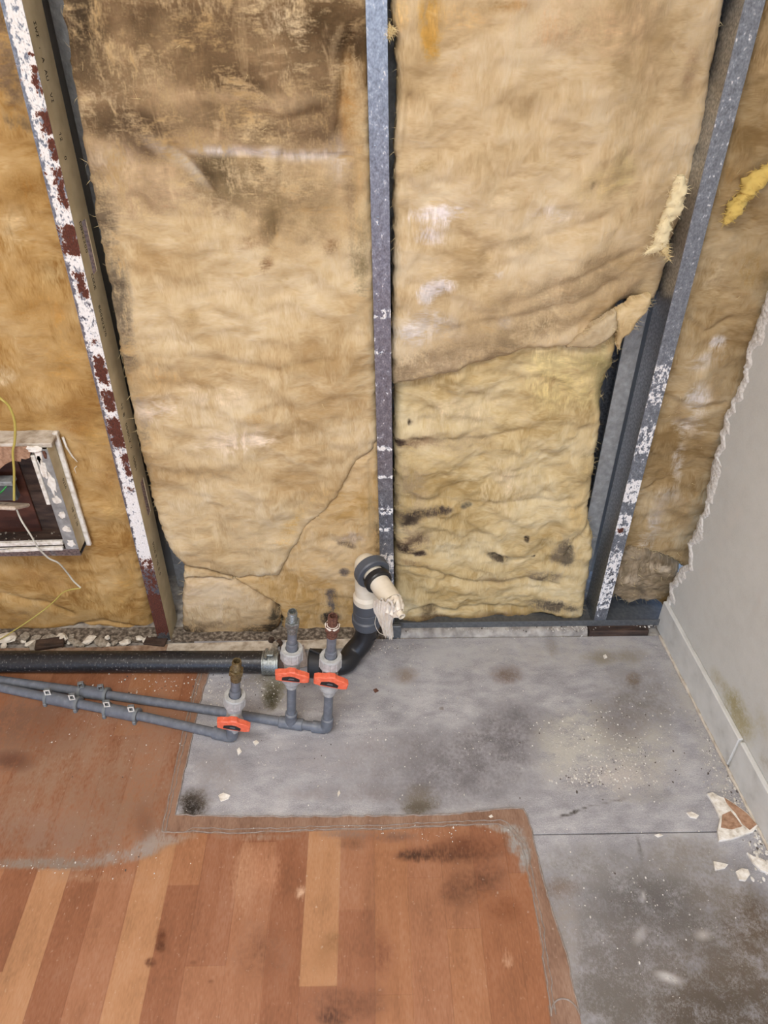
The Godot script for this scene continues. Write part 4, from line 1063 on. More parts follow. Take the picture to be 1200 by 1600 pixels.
func build_batts():
	var rear := -1.60
	# ---- bay 1, behind the wall box
	var z := -1.506
	var p := PackedVector2Array([Vector2(-1.24, 2.42), Vector2(-0.575, 2.42), Vector2(-0.575, 1.5), Vector2(-0.578, 0.6)])
	p.append_array(wp([[240, 985], [225, 999], [150, 984], [60, 990], [0, 994]], z)); p.append(Vector2(-1.24, -0.005))
	batt("ochre glass wool batt behind the wall box", p, {front = z, back = rear, seed = 101, big = 0.010, mid = 0.005, edge = 0.03, hole = Rect2(-1.10, at_z(127, 862, -1.448).y + 0.006, 1.10 + at_z(110, 860, -1.448).x, 0.265)}, [c8(152, 106, 44), c8(188, 146, 78), c8(206, 170, 106)], [
		[15, 60, 40, 60, 10, c8(136, 110, 76), 0.8], [20, 130, 30, 40, 0, c8(120, 96, 66), 0.6], [30, 190, 30, 12, 15, c8(118, 94, 60), 0.7], [15, 20, 30, 20, 0, c8(104, 84, 58), 0.6], [40, 290, 40, 30, 20, c8(150, 106, 44), 0.6], [20, 360, 30, 40, 0, c8(198, 168, 112), 0.6], [80, 420, 30, 30, 0, c8(190, 158, 96), 0.6],
		[60, 480, 50, 30, 0, c8(170, 124, 56), 0.6], [10, 580, 18, 16, 0, c8(206, 180, 130), 0.8], [90, 560, 50, 50, 0, c8(184, 136, 60), 0.5], [150, 680, 30, 30, 0, c8(196, 152, 74), 0.6], [120, 650, 30, 30, 0, c8(150, 104, 46), 0.6], [170, 740, 20, 40, 10, c8(158, 112, 52), 0.6], [60, 650, 40, 16, 0, c8(160, 118, 56), 0.5],
		[180, 800, 20, 40, 0, c8(194, 156, 86), 0.6], [60, 900, 60, 20, 0, c8(158, 114, 56), 0.6], [130, 940, 60, 20, 0, c8(178, 138, 72), 0.5], [200, 900, 20, 40, 20, c8(186, 140, 66), 0.6], [30, 960, 40, 14, 0, c8(150, 112, 60), 0.6], [70, 983, 60, 5, 0, c8(84, 74, 60), 0.7]],
		[[wp([[120, 980], [160, 972], [200, 976], [240, 990]], z), 0.016, 0.006], [wp([[0, 930], [60, 940], [110, 960]], z), 0.008, 0.01], [wp([[190, 870], [215, 930]], z), 0.008, 0.008], [wp([[20, 175], [70, 205], [110, 190]], z), 0.01, 0.01]])
	# ---- bay 2
	z = -1.478
	var zt := at_z(98, -40, z)
	p = PackedVector2Array([Vector2(zt.x + 0.01, 2.42), Vector2(0.0, 2.42)])
	p.append_array(wp([[578, -60], [580, 200], [588, 500], [592, 690], [585, 706], [560, 724], [547, 744], [533, 773], [505, 806], [480, 826], [461, 859], [445, 884], [436, 903], [404, 907], [371, 909], [350, 902], [320, 892], [287, 889], [264, 862], [243, 810], [226, 740], [208, 660], [193, 580], [178, 500], [157, 400], [141, 300], [123, 200], [109, 110], [95, 20]], z))
	var soot := [
		[320, 60, 250, 90, 0, c8(150, 120, 80), 1.0], [330, 170, 240, 60, 0, c8(160, 130, 88), 0.9], [300, 280, 200, 60, 0, c8(178, 148, 104), 0.75], [480, 330, 90, 90, 0, c8(178, 150, 104), 0.6],
		[230, 40, 110, 45, 0, c8(98, 77, 50), 0.8], [370, 50, 90, 50, 0, c8(104, 82, 54), 0.75], [500, 40, 70, 50, 0, c8(88, 68, 42), 0.9], [540, 75, 35, 20, 20, c8(64, 48, 30), 0.9], [450, 100, 90, 40, -15, c8(120, 96, 64), 0.7], [330, 110, 70, 40, 30, c8(108, 84, 54), 0.75], [250, 110, 60, 50, 60, c8(124, 100, 66), 0.6],
		[130, 50, 26, 90, -8, c8(64, 52, 36), 0.85], [160, 120, 40, 60, -10, c8(112, 90, 60), 0.7], [380, 140, 50, 25, 40, c8(86, 66, 42), 0.7], [510, 150, 60, 25, -35, c8(104, 82, 54), 0.7], [180, 190, 60, 22, 0, c8(96, 76, 50), 0.8], [230, 195, 40, 20, 20, c8(86, 68, 46), 0.75], [320, 180, 60, 20, 0, c8(124, 100, 66), 0.6], [400, 200, 80, 22, 10, c8(112, 90, 60), 0.7], [510, 205, 50, 28, 10, c8(116, 92, 62), 0.7],
		[220, 225, 50, 22, 25, c8(100, 80, 56), 0.65], [350, 285, 60, 40, 30, c8(124, 104, 68), 0.75], [330, 260, 24, 30, 45, c8(90, 74, 48), 0.7], [405, 270, 30, 40, 0, c8(134, 112, 72), 0.6], [470, 320, 50, 50, 0, c8(150, 126, 82), 0.5], [425, 340, 14, 40, 10, c8(118, 96, 60), 0.6], [220, 310, 40, 30, 0, c8(142, 112, 76), 0.5], [160, 320, 20, 60, -10, c8(108, 92, 68), 0.7], [185, 450, 20, 80, -10, c8(112, 98, 74), 0.7], [205, 560, 14, 60, -8, c8(120, 104, 78), 0.6], [228, 690, 12, 70, -8, c8(126, 108, 80), 0.5],
		[270, 150, 50, 20, 40, c8(190, 158, 110), 0.7], [350, 152, 70, 10, 0, c8(190, 160, 112), 0.8], [440, 165, 60, 14, -10, c8(182, 154, 110), 0.7], [415, 70, 40, 30, 20, c8(158, 128, 86), 0.6], [190, 60, 14, 50, -5, c8(160, 130, 88), 0.7], [260, 60, 20, 40, 0, c8(160, 130, 88), 0.6], [140, 150, 30, 20, 0, c8(166, 134, 90), 0.5],
		[365, 238, 60, 7, 2, c8(212, 200, 186), 0.95], [425, 238, 16, 8, 0, c8(216, 206, 194), 0.8], [480, 245, 50, 8, 0, c8(206, 194, 176), 0.8], [530, 250, 20, 30, 0, c8(196, 180, 156), 0.6], [265, 238, 40, 10, 30, c8(196, 180, 152), 0.7], [305, 270, 30, 7, 48, c8(204, 190, 164), 0.7], [175, 250, 40, 20, 0, c8(190, 166, 128), 0.7], [230, 290, 60, 30, 0, c8(196, 168, 122), 0.6],
		[545, 160, 12, 70, 0, c8(198, 150, 80), 0.8], [560, 250, 8, 60, 0, c8(196, 158, 96), 0.7], [572, 120, 8, 60, 0, c8(150, 116, 66), 0.6], [563, 420, 16, 70, 0, c8(140, 124, 84), 0.65], [548, 300, 10, 60, 0, c8(150, 124, 84), 0.6],
		[385, 380, 30, 12, 0, c8(150, 118, 76), 0.6], [520, 385, 14, 10, -30, c8(140, 106, 64), 0.7], [415, 415, 10, 14, 20, c8(146, 110, 68), 0.7], [220, 420, 20, 12, 30, c8(166, 130, 78), 0.6], [300, 500, 14, 18, 0, c8(170, 140, 86), 0.6], [245, 590, 40, 20, 0, c8(196, 154, 88), 0.6], [400, 655, 26, 14, 0, c8(184, 146, 84), 0.6], [480, 570, 50, 20, 0, c8(186, 156, 98), 0.5],
		[380, 690, 70, 20, 0, c8(220, 198, 162), 0.7], [240, 640, 40, 22, 0, c8(214, 192, 156), 0.7], [330, 620, 70, 16, 0, c8(214, 190, 146), 0.6], [500, 780, 40, 20, -20, c8(190, 154, 92), 0.5], [330, 740, 80, 16, 0, c8(186, 152, 94), 0.5], [400, 850, 60, 30, 0, c8(196, 164, 108), 0.5], [300, 880, 50, 10, 0, c8(184, 148, 94), 0.5], [455, 830, 14, 30, 30, c8(196, 150, 66), 0.5]]
	batt("large glass wool batt with dark sooty top between rusty and shiny studs", p, {front = z, back = rear, seed = 202, big = 0.014, mid = 0.007, edge = 0.02, most = -1.4665}, [c8(182, 148, 92), c8(206, 178, 124), c8(222, 200, 152)], soot,
		[[wp([[545, 60], [540, 120], [530, 200]], z), 0.014, 0.008], [wp([[270, 230], [310, 270], [330, 300]], z), 0.012, 0.008], [wp([[360, 242], [440, 245], [545, 248]], z), 0.008, 0.006], [wp([[385, 180], [440, 190], [500, 175]], z), 0.01, 0.01], [wp([[440, 240], [438, 300], [432, 370]], z), 0.006, 0.006], [wp([[300, 560], [420, 580], [540, 560]], z), 0.004, 0.01]])
	# lower right piece of bay 2, lower left piece, and the sliver between
	z = -1.490
	p = wp([[330, 880], [371, 905], [436, 895], [455, 845], [520, 760], [560, 705], [592, 680], [597, 800], [604, 900], [606, 985], [560, 996], [470, 998], [432, 999], [443, 975], [436, 950], [400, 925], [371, 910]], z)
	batt("glass wool piece with black mould spots behind the white waste pipe", p, {front = z, back = rear, seed = 303, big = 0.008, mid = 0.006, edge = 0.014, step = 0.005}, [c8(186, 146, 78), c8(206, 172, 112), c8(220, 192, 138)], [
		[518, 928, 9, 10, 0, c8(96, 86, 78), 1.0], [522, 944, 9, 10, 0, c8(92, 84, 78), 1.0], [516, 965, 14, 10, 0, c8(56, 50, 44), 1.0], [538, 892, 8, 6, 0, c8(110, 98, 84), 0.9], [548, 838, 22, 10, 0, c8(190, 168, 134), 0.8], [540, 850, 20, 5, 20, c8(104, 88, 66), 0.6], [500, 990, 60, 8, 0, c8(150, 120, 74), 0.6], [450, 985, 14, 8, 0, c8(120, 100, 66), 0.6], [580, 790, 6, 60, 0, c8(178, 150, 96), 0.6], [590, 840, 6, 50, 0, c8(128, 106, 66), 0.6], [560, 960, 20, 12, 0, c8(196, 150, 70), 0.6]],
		[[wp([[578, 720], [580, 800], [583, 860]], z), 0.006, 0.004]], "insulation_batt", 200)
	z = -1.480
	p = wp([[286, 908], [330, 906], [368, 912], [398, 927], [424, 946], [438, 962], [438, 978], [424, 999], [360, 1001], [285, 1003], [283, 960]], z)
	batt("low glass wool piece with blackened foot beside the rusty stud", p, {front = z, back = rear, seed = 404, big = 0.008, mid = 0.004, edge = 0.022, step = 0.005}, [c8(176, 144, 94), c8(200, 172, 122), c8(214, 190, 146)], [
		[350, 996, 70, 8, 0, c8(46, 40, 34), 1.0], [300, 990, 20, 10, 0, c8(66, 58, 48), 0.9], [395, 984, 26, 8, 0, c8(84, 74, 58), 0.8], [430, 962, 10, 12, 0, c8(74, 66, 48), 0.9], [420, 985, 14, 10, 0, c8(62, 54, 42), 0.9], [330, 975, 40, 8, 0, c8(140, 118, 84), 0.6], [300, 930, 16, 20, 0, c8(206, 176, 136), 0.5]],
		[], "insulation_batt", 160)
	p = wp([[286, 891], [322, 893], [352, 903], [366, 910], [330, 905], [286, 906]], z)
	batt("thin sliver of glass wool between two batts beside the rusty stud", p, {front = z - 0.004, back = rear, seed = 444, big = 0.004, mid = 0.002, edge = 0.010, step = 0.004}, [c8(178, 146, 92), c8(202, 172, 118), c8(216, 192, 142)], [], [], "insulation_batt", 0)
	# ---- bay 3
	z = -1.503
	p = wp([[616, 560], [760, 530], [900, 515], [968, 520], [957, 580], [943, 616], [937, 690], [928, 745], [922, 790], [921, 815], [927, 836], [926, 865], [921, 900], [912, 958], [902, 982], [884, 982], [874, 964], [850, 960], [830, 968], [822, 982], [760, 982], [690, 981], [618, 982]], z)
	batt("lower yellow glass wool batt with mould specks above the bottom track", p, {front = z, back = rear, seed = 505, big = 0.016, mid = 0.012, edge = 0.022, fine = 0.003}, [c8(176, 146, 84), c8(206, 180, 120), c8(224, 204, 150)], [
		[880, 600, 70, 40, 0, c8(206, 182, 112), 0.7], [860, 560, 40, 20, 0, c8(218, 196, 128), 0.7], [945, 590, 14, 50, 0, c8(140, 130, 84), 0.8], [930, 560, 30, 20, 0, c8(176, 158, 96), 0.6], [700, 640, 70, 40, 0, c8(204, 182, 132), 0.6], [720, 690, 60, 20, 0, c8(184, 160, 112), 0.6], [650, 690, 30, 8, 0, c8(140, 112, 78), 0.6], [625, 690, 8, 6, 0, c8(64, 50, 40), 0.9], [640, 660, 3, 5, 0, c8(60, 50, 38), 0.9],
		[640, 770, 30, 60, 0, c8(164, 140, 96), 0.7], [660, 800, 40, 8, -10, c8(84, 70, 54), 0.7], [640, 812, 16, 8, -30, c8(60, 50, 40), 0.85], [690, 792, 14, 5, 0, c8(84, 70, 56), 0.8], [645, 845, 30, 14, 0, c8(128, 106, 78), 0.8], [630, 858, 12, 8, 0, c8(58, 46, 38), 0.85], [655, 865, 12, 4, 10, c8(64, 52, 44), 0.8], [728, 788, 10, 4, -20, c8(92, 84, 64), 0.8],
		[823, 838, 5, 4, 0, c8(56, 46, 36), 0.95], [780, 868, 20, 6, 20, c8(88, 76, 56), 0.85], [834, 868, 3, 2, 0, c8(50, 42, 34), 0.9], [885, 862, 12, 24, 0, c8(104, 92, 70), 0.85], [870, 870, 12, 14, 0, c8(124, 108, 80), 0.7], [850, 900, 30, 10, 0, c8(126, 108, 78), 0.7], [860, 945, 40, 10, 0, c8(98, 86, 66), 0.8], [780, 905, 30, 8, 0, c8(150, 122, 78), 0.6], [790, 962, 40, 8, 0, c8(164, 136, 96), 0.6], [680, 965, 60, 6, 0, c8(128, 104, 72), 0.7], [670, 950, 14, 10, 0, c8(116, 98, 66), 0.6], [650, 880, 30, 5, 10, c8(120, 94, 60), 0.7],
		[900, 800, 20, 30, 0, c8(196, 164, 98), 0.5], [790, 760, 40, 40, 0, c8(214, 190, 140), 0.5], [915, 730, 12, 40, 0, c8(170, 146, 92), 0.6]],
		[[wp([[700, 905], [760, 912], [820, 908], [870, 915]], z), 0.014, 0.008], [wp([[620, 888], [660, 888], [700, 902]], z), 0.014, 0.006], [wp([[770, 862], [800, 876], [820, 872]], z), 0.016, 0.006], [wp([[925, 815], [900, 845], [885, 870]], z), 0.012, 0.006], [wp([[620, 780], [740, 786], [830, 786], [900, 782]], z), 0.006, 0.008], [wp([[650, 690], [740, 690], [830, 670]], z), 0.008, 0.01], [wp([[640, 955], [670, 948], [700, 955], [760, 948], [820, 955]], z), 0.012, 0.007]])
	z = -1.482
	p = PackedVector2Array([Vector2(0.05, 2.42), Vector2(0.615, 2.42), Vector2(0.614, 1.7)])
	p.append_array(wp([[1144, -60], [1133, 0], [1124, 50], [1115, 105], [1107, 165], [1095, 225], [1080, 285], [1064, 335], [1046, 395], [1036, 440], [1024, 470]], -1.532))
	p.append_array(wp([[996, 480], [970, 488], [968, 512], [930, 528], [890, 542], [860, 548], [826, 549], [790, 561], [740, 575], [700, 588], [660, 598], [612, 606], [613, 500], [616, 400], [616, 300], [618, 200], [621, 130], [617, 60], [612, 0], [611, -60]], z))
	batt("upper pale glass wool batt with white residue between shiny and spotted studs", p, {front = z, back = rear + 0.05, seed = 606, big = 0.014, mid = 0.008, edge = 0.022, most = -1.4665, recess = Vector3(0.40, 0.60, 0.045)}, [c8(180, 150, 98), c8(208, 180, 128), c8(222, 200, 154)], [
		[672, 40, 18, 50, 0, c8(196, 150, 66), 0.85], [674, 76, 12, 26, 0, c8(184, 136, 52), 0.8], [625, 20, 16, 40, 0, c8(210, 172, 106), 0.7], [720, 30, 40, 30, 0, c8(206, 168, 104), 0.6], [780, 10, 40, 10, 0, c8(170, 132, 72), 0.6], [715, 120, 12, 40, 20, c8(188, 150, 92), 0.6], [900, 40, 120, 50, 0, c8(192, 158, 110), 0.6], [1000, 60, 60, 80, 0, c8(190, 160, 112), 0.5],
		[680, 340, 46, 14, 0, c8(226, 214, 200), 0.95], [672, 366, 28, 18, 0, c8(216, 202, 184), 0.85], [700, 330, 26, 10, 0, c8(228, 218, 206), 0.8], [690, 446, 34, 14, -25, c8(214, 202, 186), 0.85], [664, 460, 14, 14, -40, c8(218, 208, 192), 0.8], [676, 505, 40, 20, 20, c8(206, 194, 172), 0.7], [640, 525, 30, 16, 0, c8(210, 200, 182), 0.7], [870, 336, 40, 14, 0, c8(220, 206, 184), 0.7], [790, 505, 10, 8, 0, c8(224, 216, 204), 0.9], [776, 430, 14, 8, -20, c8(214, 202, 180), 0.6],
		[850, 470, 140, 40, -15, c8(172, 146, 102), 0.65], [760, 540, 120, 26, -14, c8(164, 140, 98), 0.75], [950, 430, 60, 40, -20, c8(168, 142, 98), 0.65], [690, 570, 80, 20, -10, c8(158, 134, 96), 0.7], [830, 520, 80, 16, -20, c8(150, 126, 86), 0.6], [900, 540, 50, 14, -25, c8(170, 150, 112), 0.5], [990, 470, 26, 14, -30, c8(150, 122, 84), 0.6], [820, 380, 40, 20, 20, c8(186, 160, 112), 0.6], [930, 300, 60, 40, -40, c8(200, 172, 112), 0.5], [985, 280, 20, 60, 0, c8(188, 166, 108), 0.5],
		[630, 580, 26, 20, 0, c8(150, 128, 92), 0.6], [1090, 120, 14, 60, 10, c8(168, 138, 96), 0.6], [770, 300, 40, 30, 0, c8(204, 180, 132), 0.5], [660, 260, 30, 14, -20, c8(176, 146, 88), 0.6], [928, 292, 3, 3, 0, c8(50, 40, 30), 1.0], [1009, 122, 2, 2, 0, c8(50, 40, 30), 1.0]],
		[[wp([[640, 150], [632, 260], [640, 300], [645, 360]], z), 0.008, 0.006], [wp([[870, 160], [880, 130], [885, 110]], z), 0.004, 0.006], [wp([[760, 400], [860, 370], [960, 340]], z), 0.006, 0.012], [wp([[800, 480], [900, 440], [1000, 400]], z), 0.006, 0.01], [wp([[700, 520], [800, 500], [900, 480], [960, 450]], z), 0.007, 0.01]])
	# folded flaps hanging at the corner of the upper batt
	z = -1.476
	p = wp([[1022, 464], [1015, 486], [993, 514], [977, 534], [969, 552], [965, 528], [964, 490], [990, 472]], z)
	batt("small pale yellow flap of glass wool folded beside the rear stud", p, {front = z, back = z - 0.03, seed = 707, big = 0.004, mid = 0.003, edge = 0.012, step = 0.004}, [c8(196, 166, 108), c8(216, 188, 130), c8(226, 204, 152)], [], [], "wool_flap", 120)
	p = wp([[884, 548], [905, 530], [930, 512], [966, 490], [967, 518], [950, 536], [925, 546]], -1.470)
	batt("flat brownish flap of glass wool lapped over the lower batt", p, {front = -1.474, back = -1.50, seed = 717, big = 0.003, mid = 0.003, edge = 0.008, step = 0.004}, [c8(170, 146, 104), c8(190, 166, 120), c8(204, 184, 140)], [], [], "wool_flap", 60)
	# ---- bay 4, between the right stud and the side wall
	z = -1.503
	p = PackedVector2Array([Vector2(0.668, 2.42), Vector2(0.93, 2.42), Vector2(0.93, 0.10)])
	p.append_array(wp([[1062, 884], [1030, 872], [985, 858], [972, 866]], z)); p.append(Vector2(0.650, 0.3))
	batt("brownish glass wool batt with pale vertical streak beside the side wall", p, {front = z, back = rear, seed = 808, big = 0.014, mid = 0.010, edge = 0.016}, [c8(140, 110, 62), c8(170, 142, 92), c8(192, 168, 120)], [
		[1190, 60, 30, 80, 0, c8(178, 148, 98), 0.6], [1150, 260, 40, 30, 0, c8(150, 120, 70), 0.6], [1180, 420, 40, 50, 0, c8(150, 120, 66), 0.6], [1120, 430, 24, 40, 0, c8(196, 172, 124), 0.6], [1125, 530, 16, 12, 0, c8(206, 194, 172), 0.85], [1100, 560, 30, 12, -15, c8(196, 180, 152), 0.8], [1090, 620, 20, 26, 0, c8(204, 194, 176), 0.85], [1075, 665, 26, 16, 0, c8(198, 186, 164), 0.8], [1060, 720, 10, 30, 10, c8(190, 176, 152), 0.8], [1045, 770, 20, 14, 0, c8(182, 166, 136), 0.7], [1025, 810, 12, 26, 10, c8(186, 172, 148), 0.8], [1010, 850, 12, 20, 10, c8(182, 168, 144), 0.8],
		[1090, 700, 20, 30, 0, c8(150, 122, 76), 0.6], [1060, 640, 14, 14, 0, c8(140, 112, 70), 0.6], [1060, 800, 30, 30, 0, c8(152, 124, 78), 0.5], [1120, 600, 16, 40, 0, c8(156, 126, 78), 0.5], [1150, 560, 16, 30, 0, c8(146, 118, 70), 0.5]],
		[[wp([[1070, 500], [1100, 520], [1140, 500]], z), 0.010, 0.008], [wp([[1040, 620], [1080, 640], [1130, 630]], z), 0.008, 0.008], [wp([[1000, 770], [1040, 750], [1085, 770]], z), 0.008, 0.006], [wp([[1030, 740], [1015, 800], [1000, 850]], z), 0.006, 0.006]])
	z = -1.494
	p = wp([[972, 868], [988, 858], [1030, 866], [1064, 884], [1060, 920], [1048, 946], [1040, 952], [1026, 940], [1010, 944], [1000, 940], [985, 946], [968, 938], [956, 932], [960, 900]], z)
	batt("short grey-brown torn wool piece in the corner above the track", p, {front = z, back = rear, seed = 909, big = 0.008, mid = 0.010, edge = 0.016, step = 0.004, fine = 0.003}, [c8(110, 94, 66), c8(150, 130, 96), c8(180, 162, 126)], [
		[1040, 935, 14, 14, 0, c8(112, 86, 44), 0.8], [1000, 925, 10, 10, 0, c8(90, 78, 60), 0.8], [990, 905, 20, 10, 0, c8(170, 152, 120), 0.6], [1030, 885, 20, 8, 0, c8(176, 158, 124), 0.6]], [], "insulation_batt", 200)

# lumpy fluff along a path, with standing fibres
func fluff(called: String, label: String, pts: Array, radii: Array, m: Material, sd: int, ends := []):
	var n := noise(sd, 60.0, 4); var t := thing(called, label, "insulation", pts[0], "torn wool tufts")
	var P := []; var R := []
	for i in pts.size() - 1:
		for k in 6:
			var f := k / 6.0
			P.append((pts[i] as Vector3).lerp(pts[i + 1], f)); R.append(lerpf(radii[i], radii[i + 1], f))
	P.append(pts[-1]); R.append(radii[-1])
	var st := S(); smooth(st); var rings := []; var sides := 16
	for i in P.size():
		var d: Vector3 = (P[mini(i + 1, P.size() - 1)] - P[maxi(i - 1, 0)]).normalized()
		var u := d.cross(Vector3(0, 0, 1)).normalized(); var v := d.cross(u)
		var ring := []
		for k in sides:
			var a := TAU * k / sides; var e := u * cos(a) + v * sin(a)
			var q: Vector3 = P[i] + e * R[i]
			ring.append(P[i] + e * R[i] * (1.0 + 0.8 * n.get_noise_3dv(q)))
		rings.append(ring)
	for i in P.size() - 1:
		for k in sides:
			var j := (k + 1) % sides
			quad(st, rings[i][k], rings[i][j], rings[i + 1][j], rings[i + 1][k], (P[i] + P[i + 1]) * 0.5)
	put("wool", st, m, t)
	var r := RandomNumberGenerator.new(); r.seed = sd
	var fs := S(); flat(fs)
	for k in 260:
		var i := r.randi() % P.size(); var ring: Array = rings[i]
		var p: Vector3 = ring[r.randi() % sides]; var dir: Vector3 = ((p - P[i]).normalized() + Vector3(r.randfn(), r.randfn() - 0.3, r.randfn()) * 0.7).normalized()
		var ln := r.randf_range(0.004, 0.014); var side := dir.cross(Vector3(0.2, 0.3, 1)).normalized() * r.randf_range(0.0003, 0.0007)
		fs.add_vertex(p - side); fs.add_vertex(p + side); fs.add_vertex(p + dir * ln)
	var fo := put("loose_fibres", fs, m, t); tag(fo, "", "", "", "stuff")
	return t
func build_tufts():
	var z := -1.463
	fluff("wool_tuft", "pale torn tuft of wool hanging beside the spotted stud", [at_z(1064, 274, z), at_z(1060, 300, z), at_z(1054, 325, z), at_z(1040, 345, z), at_z(1034, 368, z), at_z(1028, 385, z), at_z(1008, 396, z)], [0.006, 0.014, 0.015, 0.010, 0.013, 0.011, 0.002], M.fluff_pale, 31)
	fluff("wool_tuft", "small pale torn wisp of wool pointing down beside the spotted stud", [at_z(1030, 374, z), at_z(1038, 388, z), at_z(1045, 406, z)], [0.009, 0.008, 0.001], M.fluff, 32)
	z = -1.485
	fluff("wool_tuft", "bright yellow wool tuft on the brownish batt by the side wall", [at_z(1210, 262, z), at_z(1190, 276, z), at_z(1172, 290, z), at_z(1165, 305, z), at_z(1150, 322, z), at_z(1142, 338, z), at_z(1132, 350, z)], [0.012, 0.016, 0.018, 0.011, 0.014, 0.012, 0.003], M.fluff_gold, 33)
	z = -1.472
	fluff("wool_tuft", "tiny wisp of wool caught behind the shiny stud", [at_z(604, 56, z), at_z(609, 50, z), at_z(613, 42, z)], [0.001, 0.005, 0.004], M.fluff, 34)

# ================================================================== wall box with a hanging outlet
func build_box():
	var zf := -1.448; var zb := -1.512
	var tr := at_z(73, 701, zf); var br := at_z(127, 868, zf)
	var x1 := (tr.x + br.x) * 0.5; var y1 := tr.y; var y0 := br.y
	var x0 := x1 - 0.42
	var t := thing("wall_box", "steel-framed wall box lined with broken plasterboard, dark brown inside", "wall box", Vector3((x0 + x1) * 0.5, y0, zb))
	var d := zf - zb
	# steel channel frame: right, bottom, left
	var st := S(); bx(st, Vector3(x1 - 0.032, y0 + 0.012, zf - 0.0016), Vector3(x1, y1 - 0.002, zf), 0.0004); put("steel_channel", st, flange_texture(5, 0.0, 2.0, []) if false else M.galv_dusty, t)
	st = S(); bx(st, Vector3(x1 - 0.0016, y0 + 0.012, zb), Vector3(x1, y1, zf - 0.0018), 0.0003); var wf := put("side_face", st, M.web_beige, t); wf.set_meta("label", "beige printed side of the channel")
	st = S(); bx(st, Vector3(x0, y0, zf - 0.0016), Vector3(x1, y0 + 0.022, zf + 0.0004), 0.0004); bx(st, Vector3(x0, y0 - 0.001, zb), Vector3(x1, y0 + 0.0006, zf - 0.0018)); put("steel_channel", st, M.galv, t)
	st = S(); bx(st, Vector3(x0, y0 + 0.03, zf - 0.0016), Vector3(x0 + 0.032, y1, zf), 0.0004); bx(st, Vector3(x0, y0 + 0.023, zb), Vector3(x0 + 0.0016, y1, zf - 0.0018)); put("steel_channel", st, M.galv_dusty, t)
	# plaster smears on the front of the right channel
	var n := noise(70, 30.0, 3)
	for k in 7:
		var yk := lerpf(y0 + 0.04, y1 - 0.01, k / 6.0)
		st = S()
		var pp := PackedVector2Array(); var cx := x1 - 0.016 - 0.008 * (1.0 if k > 4 else -0.2); var hh := 0.03 if k > 3 else 0.011
		for a in 14:
			var an := TAU * a / 14; var q := 1.0 + 0.7 * n.get_noise_2d(cos(an) * 0.1 + k, sin(an) * 0.1)
			pp.append(Vector2(clampf(cx + cos(an) * 0.009 * q, x1 - 0.031, x1 - 0.001), clampf(yk + sin(an) * hh * q, y0 + 0.024, y1 - 0.003)))
		prism(st, pp, 0.0012, Transform3D(Basis(), Vector3(0, 0, zf)), 0.0004); put("plaster_smear", st, M.plaster, t)
	# outer board strip on the far edge of the right side, with a torn paper shred
	st = S(); box(st, Vector3(0.012, y1 - y0 + 0.02, 0.010), Transform3D(Basis(Vector3(0, 0, 1), 0.0), Vector3(x1 + 0.0065, (y0 + y1) * 0.5 + 0.006, zb + 0.018)), 0.002); put("edge_strip", st, M.plaster, t)
	st = S(); tube(st, [at_z(98, 683, zb + 0.01), at_z(104, 699, zb + 0.014), at_z(113, 713, zb + 0.014), at_z(121, 722, zb + 0.012)], [0.003, 0.0026, 0.0018, 0.0006], 6); put("paper_shred", st, M.plaster, t)
	st = S(); tube(st, [at_z(120, 728, zb + 0.01), at_z(116, 732, zb + 0.014), at_z(119, 740, zb + 0.012)], [0.001, 0.0009, 0.0005], 6); put("paper_shred", st, M.plaster, t)
	# top: board seen from above, paper torn on the front
	st = S(); bx(st, Vector3(x0, y1 - 0.001, zb - 0.01), Vector3(x1 + 0.010, y1 + 0.011, zf - 0.004), 0.002); var tb := put("top_board", st, M.strip, t)
	tb.set_meta("label", "dusty speckled top board")
	st = S()
	var tp := PackedVector2Array([Vector2(x0, y1 + 0.004)]); tp.append(Vector2(x1 - 0.035, y1 + 0.004))
	for q in [[46, 716], [40, 718], [33, 717], [32, 722], [20, 720], [8, 726], [-8, 740], [-30, 750], [-60, 742]]:
		var v := at_z(q[0], q[1], zf); tp.append(Vector2(v.x, v.y))
	tp.append(Vector2(x0, y1 - 0.05))
	prism(st, tp, 0.003, Transform3D(Basis(), Vector3(0, 0, zf - 0.004)), 0.0005); put("torn_paper", st, M.paper, t)
	# inner linings: two upright plaster strips, two bottom strips
	var ln := func(a: Array, b: Array, w: float, z: float, m: Material):
		var p := at_z(a[0], a[1], z); var q := at_z(b[0], b[1], z); var up := (q - p); var s := S()
		var bsx := Basis(up.normalized().cross(Vector3(0, 0, 1)).normalized(), up.normalized(), Vector3(0, 0, 1))
		var dp := 0.045 if absf(up.y) > absf(up.x) else 0.010
		box(s, Vector3(w, up.length(), dp), Transform3D(bsx, (p + q) * 0.5 - Vector3(0, 0, dp * 0.5)), 0.0012)
		put("lining_strip", s, m, t)
	ln.call([104, 842], [60, 713], 0.010, zf - 0.001, M.plaster)
	ln.call([76, 789], [50, 712], 0.010, zf - 0.004, M.plaster)
	ln.call([-40, 853], [98, 849], 0.011, zf - 0.001, M.plaster)
	ln.call([-40, 863], [98, 858], 0.009, zf + 0.001, M.plaster)
	st = S(); lump(st, at_z(53, 702, zf + 0.002), Vector3(0.036, 0.020, 0.012), 5); put("plaster_lump", st, M.plaster, t)
	st = S(); lump(st, at_z(70, 711, zf + 0.001), Vector3(0.010, 0.026, 0.006), 6); put("rust_patch", st, M.rust, t)
	# dark interior
	st = S(); bx(st, Vector3(x0 + 0.002, y0 + 0.002, zb - 0.016), Vector3(x1 - 0.004, y1 - 0.002, zb - 0.010)); put("back_panel", st, M.timber_dark, t)
